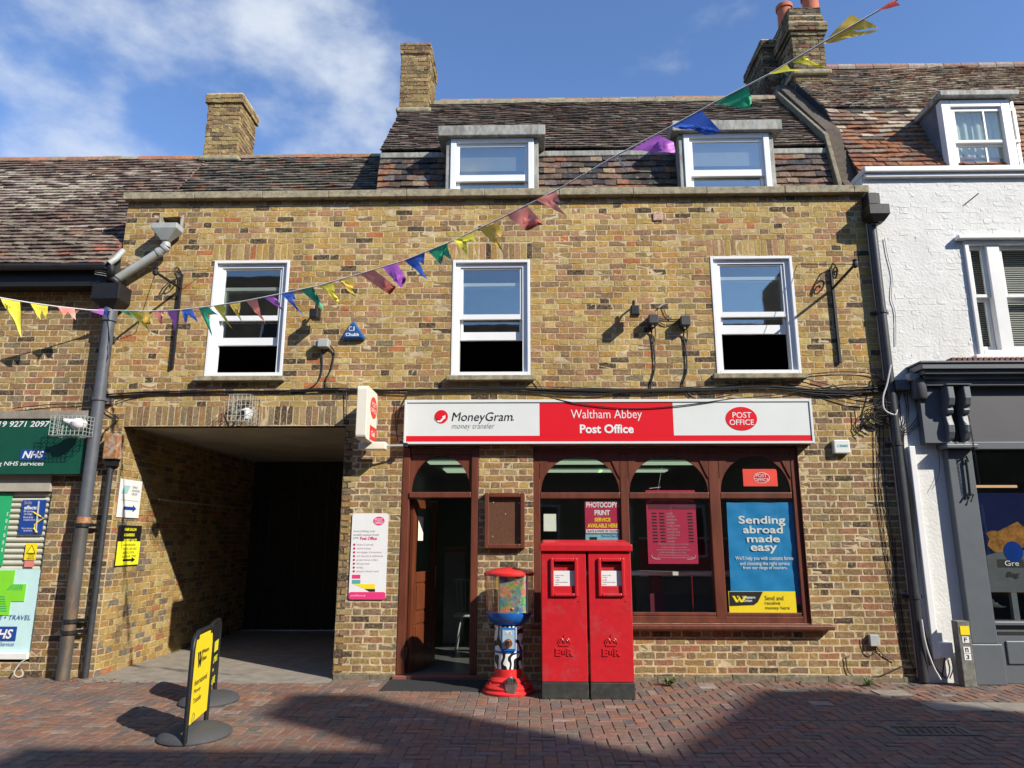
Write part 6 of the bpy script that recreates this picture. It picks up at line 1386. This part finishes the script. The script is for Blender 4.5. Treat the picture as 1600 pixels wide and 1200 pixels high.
obj('price_tag', MB().box((a[0]+a[1])/2-.06, (a[0]+a[1])/2+.03, vy-.206, vy-.201, zl-.05, zl-.012), WHT, vm)
rr = np.random.default_rng(9)
swm = [mat('wrapper_red', (.6, .05, .06), .3), mat('wrapper_purple', (.22, .03, .3), .3), mat('wrapper_pink', (.7, .3, .35), .3), mat('wrapper_orange', (.7, .25, .04), .3)]
for k in range(36):
    t = rr.random()*2*pi; r_ = .1+.1*rr.random(); x, y, z = vx+r_*cos(t), vy+r_*sin(t), zt_+.135+.035*rr.random(); s = .022
    mb = MB().lathe([(0, z-s), (s*.8, z-s*.5), (s, z), (s*.8, z+s*.5), (0, z+s)], x, y, 8); obj('sweet_capsule', mb, swm[k % 4], vm, smooth=True)
cp = R4(785, 976, 809, 1014, vy-.14); obj('coin_panel', MB().box(vx-.075, vx+.075, vy-.168, vy-.10, Zp(1014), Zp(978)), BLUEG, vm, bevel=.006)
obj('coin_plate', MB().box(vx-.06, vx+.062, vy-.173, vy-.169, Zp(1010), Zp(981)), mat('coin_plate_print', (.30, .42, .50)), vm)
obj('price_label', MB().box(vx-.03, vx+.03, vy-.176, vy-.174, Zp(988), Zp(983)), WHT, vm); mb = MB(); text(mb, '\u00a31.00', vx-.024, vx+.024, Zp(987.5), Zp(983.6), FRONT, -vy+.177); obj('lettering', mb, BLK, vm, fix=False)
obj('coin_knob', MB().ell(vx+.0, Zp(1001), .042, .042, FRONT, -vy+.174, -vy+.195, 24), mat('copper_knob', (.55, .16, .06), .25, metal=.7), vm, bevel=.005); obj('coin_handle', MB().box(vx-.012, vx+.012, vy-.215, vy-.195, Zp(1001)-.03, Zp(1001)+.03), SILV, vm, bevel=.004)
zc_ = Zp(1068)
obj('chute_cover', MB().ell(vx+.03, zc_+.02, .062, .088, FRONT, -vy+.20, -vy+.26, 28), SILV, vm, bevel=.02)
for k in range(6): obj('chute_rib', MB().box(vx-.018+k*.017, vx-.012+k*.017, vy-.268, vy-.26, zc_+.04, zc_+.095), BLK, vm)
# two swing boards
def board(cx_, cy_, ang, kind, label):
    o = thing('pavement_sign', (cx_, cy_, 0), label, 'pavement sign')
    u = np.array([sin(ang), cos(ang), 0]); nrm = np.array([cos(ang), -sin(ang), 0]); fr = Fr((cx_, cy_, 0), u, (0, 0, 1), nrm)
    wd = .30; top = .80 if kind == 'y' else .73
    # dome base with a slot
    prof = [(.315, .0), (.32, .012), (.305, .03), (.25, .058), (.16, .076), (.0, .082)]
    obj('rubber_base', MB().lathe(prof, cx_, cy_, 40, sx=.84, sy=1), RUBBER, o, smooth=True)
    ring = [(-wd, .0), (-wd, .25), (-wd, top-.12), (-wd+.02, top-.05), (-wd+.07, top-.012), (-wd+.13, top), (wd-.13, top), (wd-.07, top-.012), (wd-.02, top-.05), (wd, top-.12), (wd, .25), (wd, .0)]
    pts = [fr(a, b, 0.0) for a, b in ring]; obj('tube_frame', MB().tube(pts, .019, 10), IRON, o, smooth=True)
    z0b = .13
    out = [(-wd+.03, z0b), (-wd+.03, top-.13), (-wd+.05, top-.06), (-wd+.10, top-.03), (wd-.10, top-.03), (wd-.05, top-.06), (wd-.03, top-.13), (wd-.03, z0b)]
    pn = obj('panel', MB().prism(out, fr, -.007, .007), YELP if kind == 'y' else BLK, o, bevel=.003)
    for a in (-wd+.10, wd-.10): obj('hanger', MB().box(a-.02, a+.02, -.012, .012, top-.05, top+.0, fr=fr), BLK, o)
    mb = MB()
    for s in (1, -1):
        f2 = fr if s > 0 else Fr((cx_, cy_, 0), -u, (0, 0, 1), -nrm)
        if kind == 'y':
            f2 = Fr(f2.O-np.array([0, 0, .075]), f2.u, f2.v, f2.n)
            for dx in (0, .045): mb.prism([(-.17+dx, .72), (-.14+dx, .72), (-.115+dx, .64), (-.10+dx, .69), (-.10+dx, .72), (-.08+dx, .72), (-.085+dx, .66), (-.11+dx, .60), (-.125+dx, .60)], f2, .008, .009)
            text(mb, 'Western', -.03, .16, .69, .725, f2, .009, bold=.01); text(mb, 'Union', -.03, .10, .635, .67, f2, .009, bold=.01)
            text(mb, 'International', -.19, .17, .475, .52, f2, .009); text(mb, 'Money', -.19, .0, .41, .45, f2, .009); text(mb, 'Transfer', -.19, .04, .345, .385, f2, .009); mb.tube([f2(-.15+.03*cos(t), .235+.04*sin(t), .009) for t in np.linspace(0, 2*pi, 17)], .002, 4)
        else:
            f2 = Fr(f2.O-np.array([0, 0, .06]), f2.u, f2.v, f2.n)
            mb.prism([(-.20, .50), (.22, .50), (.22, .60), (-.20, .60)], f2, .008, .009); text(mb, 'VAPES', -.20, .22, .40, .46, f2, .009, bold=.04); mb.prism([(-.12, .30), (.06, .34), (-.12, .38)], f2, .008, .009); text(mb, 'CAFE', -.20, .18, .20, .27, f2, .009, bold=.04)
    obj('lettering', mb, BLK if kind == 'y' else YELF, o, fix=False)
board(-2.635, -2.34, radians(-10), 'y', 'yellow swing board lettered Western Union International Money Transfer on a domed grey base')
board(-3.06, -1.13, radians(-15), 'b', 'black swing board with yellow lettering behind the yellow board by the archway')
# door mat
mt = thing('door_mat', (-1.0, -.33, 0), 'large dark ribbed rubber mat on the pavers in front of the doorway', 'mat')
g_ = [G(600, 1077), G(622, 1051), G(762, 1051), G(770, 1079)]
mx0, mx1 = -1.53, -.42; y0m, y1m = -.62, -.075
obj('mat_sheet', MB().box(mx0, mx1, y0m, y1m, .001, .010), MATTRUB, mt, bevel=.004)
mb = MB(); x = y0m+.02
while x < y1m-.02: mb.box(mx0+.02, mx1-.02, x, x+.008, .0102, .016); x += .018
obj('ribs', mb, MATTRUB, mt, kind='stuff')
# hydrant marker post
hp_ = thing('hydrant_marker_post', (4.58, -.24, 0), 'grey concrete marker post with yellow square and characters F n 3 beside the grey pilaster', 'marker post')
xa = 4.585; xb = 4.72; zt_ = P(1504, 970, -.24)[1]
obj('post', MB().box(xa, xb, -.27, -.16, 0, zt_), mat('old_concrete_post', (.16, .16, .14), .85, var=.3, scale=20, spots=[(12, .5, .65, (.06, .06, .05), .6)]), hp_, bevel=.008)
obj('yellow_plate', MB().box(xa+.025, xb-.015, -.276, -.2705, zt_-.14, zt_-.05), YELP, hp_)
for t, z in (('F', zt_-.21), ('n', zt_-.315), ('3', zt_-.385)):
    obj('character_plate', MB().box(xa+.035, xb-.03, -.274, -.2705, z-.01, z+.055), WHT, hp_); mb = MB(); text(mb, t, xa+.052, xb-.05, z, z+.045, FRONT, .2755, bold=.02); obj('character', mb, BLK, hp_, fix=False)
# hose coil bottom left
hs = thing('cable_end', (-5.6, -.1, 0), 'small grey loop of cable on the ground by the pharmacy wall', 'cable')
L = [(40, 1030, -.1), (30, 1038, -.12), (22, 1052, -.15), (28, 1058, -.15), (36, 1054, -.12), (33, 1046, -.1)]; obj('cable_strand', MB().tube(cpath(L, -.1), .008), PIPEL, hs)
# weeds at the wall foot
def weed(px, py, n, s, label):
    x, y = G(px, py); y = min(y, -.02); o = thing('weed', (x, y, 0), label, 'weed'); mb = MB(); rr = np.random.default_rng(int(px))
    for k in range(n):
        a = rr.uniform(-pi, 0) if rr.random() < .8 else rr.uniform(0, pi); l = s*rr.uniform(.5, 1); w = l*.09; d_ = np.array([cos(a), sin(a)]); p_ = np.array([-d_[1], d_[0]]); h = l*rr.uniform(.3, 1.0)
        q0, q1, q2 = np.array([x, y]), np.array([x, y])+d_*l*.5, np.array([x, y])+d_*l
        mb.add([(*(q0-p_*w*.3), 0), (*(q0+p_*w*.3), 0), (*(q1+p_*w), h*.8), (*(q1-p_*w), h*.8), (*q2, h*.7)], [(0, 1, 2, 3), (3, 2, 4)])
    obj('leaves', mb, LEAFM, o)
weed(1046, 1071, 60, .13, 'tuft of green weeds at the wall foot just right of the post boxes'); weed(1357, 1072, 44, .12, 'small bright weed at the wall foot near the meter box cables'); weed(1250, 1068, 14, .04, 'tiny weed sprig in the pavement joint under the sill end'); weed(1410, 1075, 14, .045, 'tiny weed sprig at the foot of the wall left of the right drainpipe')
# fallen leaves near left pipe foot
lf = MB(); rr = np.random.default_rng(4)
for k in range(60):
    x, y = -4.95+rr.normal(0, .35), -.22+rr.normal(0, .07); y = min(y, -.03); a = rr.random()*6; s = .012+.012*rr.random(); lf.add([(x+s*cos(a), y+s*sin(a), .006+.008*rr.random()), (x-s*sin(a), y+s*cos(a), .005), (x-s*cos(a), y-s*sin(a), .008), (x+s*.6*sin(a), y-s*.6*cos(a), .005)], [(0, 1, 2, 3)])
obj('leaf_litter', lf, mat('dry_leaf', (.22, .15, .08), .9, var=.5, scale=60), kind='stuff', label='dry leaf litter and grit around the foot of the thick grey downpipe', cat='leaf litter')

# ================================================================== BUNTING
bt_ = thing('bunting', (-1.5, -2, 4.4), 'string of tattered plastic flags in many colours strung across the brick front', 'bunting')
A0 = np.array([-5.13, -.21]); B0 = np.array([2.75, -4.45]); AL = np.array([-6.55, -.80])
def onstring(px, py, extra=0.0):
    d = ray(px, py)
    A_, B_ = (A0, B0) if px >= 164 else (AL, A0)
    e = B_-A_; nrm = np.array([e[1], -e[0]]); nrm = nrm/np.linalg.norm(nrm)
    if nrm[1] > 0: nrm = -nrm
    t = (A_-CAM[:2])@nrm/(d[:2]@nrm); p = CAM+t*d
    if extra: p = CAM+(p-CAM)*(1+extra)
    return p
SP = [(-40, 452), (0, 465), (47, 473), (90, 479), (137, 484), (165, 485), (184, 485), (239, 486), (284, 484), (333, 478), (384, 470), (439, 459), (499, 446), (562, 428), (632, 407), (709, 376), (791, 337), (870, 297), (963, 243), (1048, 198), (1117, 160), (1200, 117), (1285, 67), (1370, 18), (1460, -34), (1560, -100)]
obj('cord', MB().tube([onstring(*q) for q in SP], .0062, 5), mat('bunting_tape', (.80, .78, .76), .6), bt_)
def fm(n, c):
    m = mat(n, c, .5, var=.15, scale=9, coat=.0); b = m.node_tree.nodes['Principled BSDF']; 
    t = m.node_tree; tr = N(t, 'ShaderNodeBsdfTranslucent'); tr.inputs[0].default_value = (*c, 1); ms = N(t, 'ShaderNodeMixShader'); ms.inputs[0].default_value = .3
    out = t.nodes['Material Output']; t.links.new(b.outputs[0], ms.inputs[1]); t.links.new(tr.outputs[0], ms.inputs[2]); t.links.new(ms.outputs[0], out.inputs[0]); return m
FC = dict(y=fm('flag_yellow', (.95, .86, .08)), g=fm('flag_gold', (.95, .66, .10)), s=fm('flag_salmon', (.92, .32, .25)), p=fm('flag_purple', (.52, .15, .64)), b=fm('flag_blue', (.06, .16, .66)), n=fm('flag_green', (.04, .46, .22)), r=fm('flag_red', (.90, .13, .08)), w=fm('flag_white_shred', (.7, .7, .68)))
FL_ = [('y', (0, 465), (31, 470), (25, 486), (38, 526), (34, 528), (21, 488), (14, 478), (8, 482)), ('y', (47, 473), (75, 478), (71, 498), (66, 488), (61, 483), (59, 498)), ('s', (90, 478), (117, 482), (121, 501), (112, 494), (106, 487), (102, 496)), ('p', (137, 485), (161, 482), (163, 493)), ('b', (163, 482), (173, 484), (174, 492), (166, 497)), ('n', (184, 484), (201, 486), (214, 499), (196, 492)), ('y', (201, 486), (217, 486), (222, 505), (234, 520), (228, 517), (210, 495)), ('g', (217, 487), (233, 488), (237, 506), (228, 507), (220, 497)), ('s', (239, 485), (256, 485), (254, 496), (265, 499), (256, 502), (255, 513), (250, 503)), ('p', (261, 485), (277, 485), (277, 515), (272, 517)), ('b', (284, 484), (300, 483), (303, 492), (313, 506), (303, 501), (295, 490), (292, 512)), ('n', (310, 481), (324, 479), (341, 492), (325, 494), (331, 527), (321, 505)), ('y', (333, 478), (350, 476), (353, 490), (361, 513), (349, 500)), ('g', (358, 475), (376, 472), (377, 492), (382, 507), (374, 505), (367, 490)), ('s', (384, 470), (402, 466), (406, 490), (415, 507), (403, 497), (393, 482)), ('p', (411, 464), (429, 461), (434, 477), (443, 486), (430, 488), (421, 477)), ('b', (439, 459), (458, 456), (464, 470), (476, 483), (475, 495), (469, 488), (459, 477), (449, 470)), ('n', (468, 452), (489, 448), (491, 465), (505, 483), (494, 476), (481, 466)), ('y', (499, 446), (521, 441), (524, 458), (534, 472), (534, 479), (521, 462), (509, 458)), ('g', (529, 438), (551, 434), (553, 452), (561, 472), (549, 460), (539, 450)), ('s', (562, 428), (585, 422), (591, 435), (618, 446), (600, 448), (607, 458), (591, 450), (576, 444)), ('p', (597, 417), (620, 410), (628, 425), (636, 438), (625, 431), (620, 440), (627, 452), (611, 436)), ('b', (632, 407), (664, 392), (662, 412), (654, 415), (647, 412), (652, 425), (668, 437), (654, 433), (641, 420)), ('n', (669, 392), (698, 380), (700, 398), (705, 405), (693, 397), (688, 412), (679, 402)), ('y', (709, 376), (738, 363), (744, 380), (734, 383), (732, 404), (721, 390)), ('g', (749, 358), (778, 347), (786, 370), (780, 375), (788, 393), (772, 383), (759, 370)), ('s', (791, 337), (823, 320), (828, 340), (848, 350), (826, 353), (822, 360), (807, 350)), ('s', (837, 313), (869, 297), (874, 317), (884, 340), (870, 325), (855, 328), (849, 324)), ('w', (962, 244), (966, 243), (982, 268), (996, 271), (980, 272)), ('p', (985, 236), (1028, 210), (1031, 222), (1052, 224), (1031, 229), (1054, 233), (1038, 238), (1054, 243), (1020, 244)), ('b', (1048, 198), (1096, 172), (1099, 188), (1125, 198), (1127, 209), (1108, 199), (1120, 213), (1090, 205), (1070, 201)), ('n', (1117, 161), (1168, 133), (1174, 149), (1192, 139), (1186, 151), (1194, 155), (1178, 166), (1155, 164)), ('y', (1200, 117), (1228, 99), (1233, 111), (1252, 114), (1225, 115)), ('y', (1234, 96), (1251, 86), (1262, 92), (1294, 104), (1260, 102)), ('g', (1285, 67), (1330, 22), (1341, 31), (1375, 41), (1360, 46), (1374, 48), (1345, 46), (1318, 56)), ('r', (1370, 18), (1395, 0), (1420, -6), (1405, 11))]
import bmesh
for fi, f in enumerate(FL_):
    c, pts = f[0], list(f[1:])
    if len(pts) > 3:
        p0, p1 = np.array(pts[0], float), np.array(pts[1], float); e_ = p1-p0; L_ = np.linalg.norm(e_); e_ /= L_
        tl = [np.array(q_, float) for q_ in pts[2:]]; dd_ = [abs(e_[0]*(q_-p0)[1]-e_[1]*(q_-p0)[0]) for q_ in tl]
        tips = [q_ for i_, q_ in enumerate(tl) if dd_[i_] >= max([dd_[j_] for j_ in (i_-1, i_+1) if 0 <= j_ < len(tl)]+[0])]
        if len(tips) == 1 and len(tl) > 2: tips = [tl[0], tips[0]] if tl[0] is not tips[0] else [tips[0], tl[-1]]
        m_ = len(tips); new = [tuple(p0), tuple(p1)]
        for i_, tq in enumerate(tips):
            new.append(tuple(tq))
            if i_ < m_-1:
                fr_ = 1-(i_+1)/m_; bp = p0+(p1-p0)*fr_; mt_ = (tq+tips[i_+1])/2; new.append(tuple(bp+(mt_-bp)*.38))
        pts = new
    bm = bmesh.new(); P3 = [onstring(*q) for q in pts]
    ctr = np.mean(P3, 0); vs = [bm.verts.new(p-ctr) for p in P3]; fc = bm.faces.new(vs)
    bmesh.ops.triangulate(bm, faces=[fc]); bmesh.ops.subdivide_edges(bm, edges=bm.edges, cuts=3, use_grid_fill=True)
    topz = max(p[2] for p in P3)
    for v in bm.verts:
        w = v.co; dep_ = min(1, max(0, (topz-ctr[2]-w.z)*6)); s_ = .014*dep_
        w.y += s_*sin(w.x*45+fi*1.7)+s_*.7*sin(w.z*60+fi)+.04*dep_*sin(fi*2.3); w.x += .2*s_*sin(w.z*50+fi)
    me = bpy.data.meshes.new('flag'); bm.to_mesh(me); bm.free(); me.materials.append(FC[c]); me.polygons.foreach_set('use_smooth', [True]*len(me.polygons))
    o = bpy.data.objects.new('flag', me); COL.objects.link(o); o.parent = bt_; o.location = ctr-ORG['bunting']
    o['label'] = {'y': 'yellow', 'g': 'gold', 's': 'salmon', 'p': 'purple', 'b': 'blue', 'n': 'green', 'r': 'red', 'w': 'white'}[c]+' torn flag'
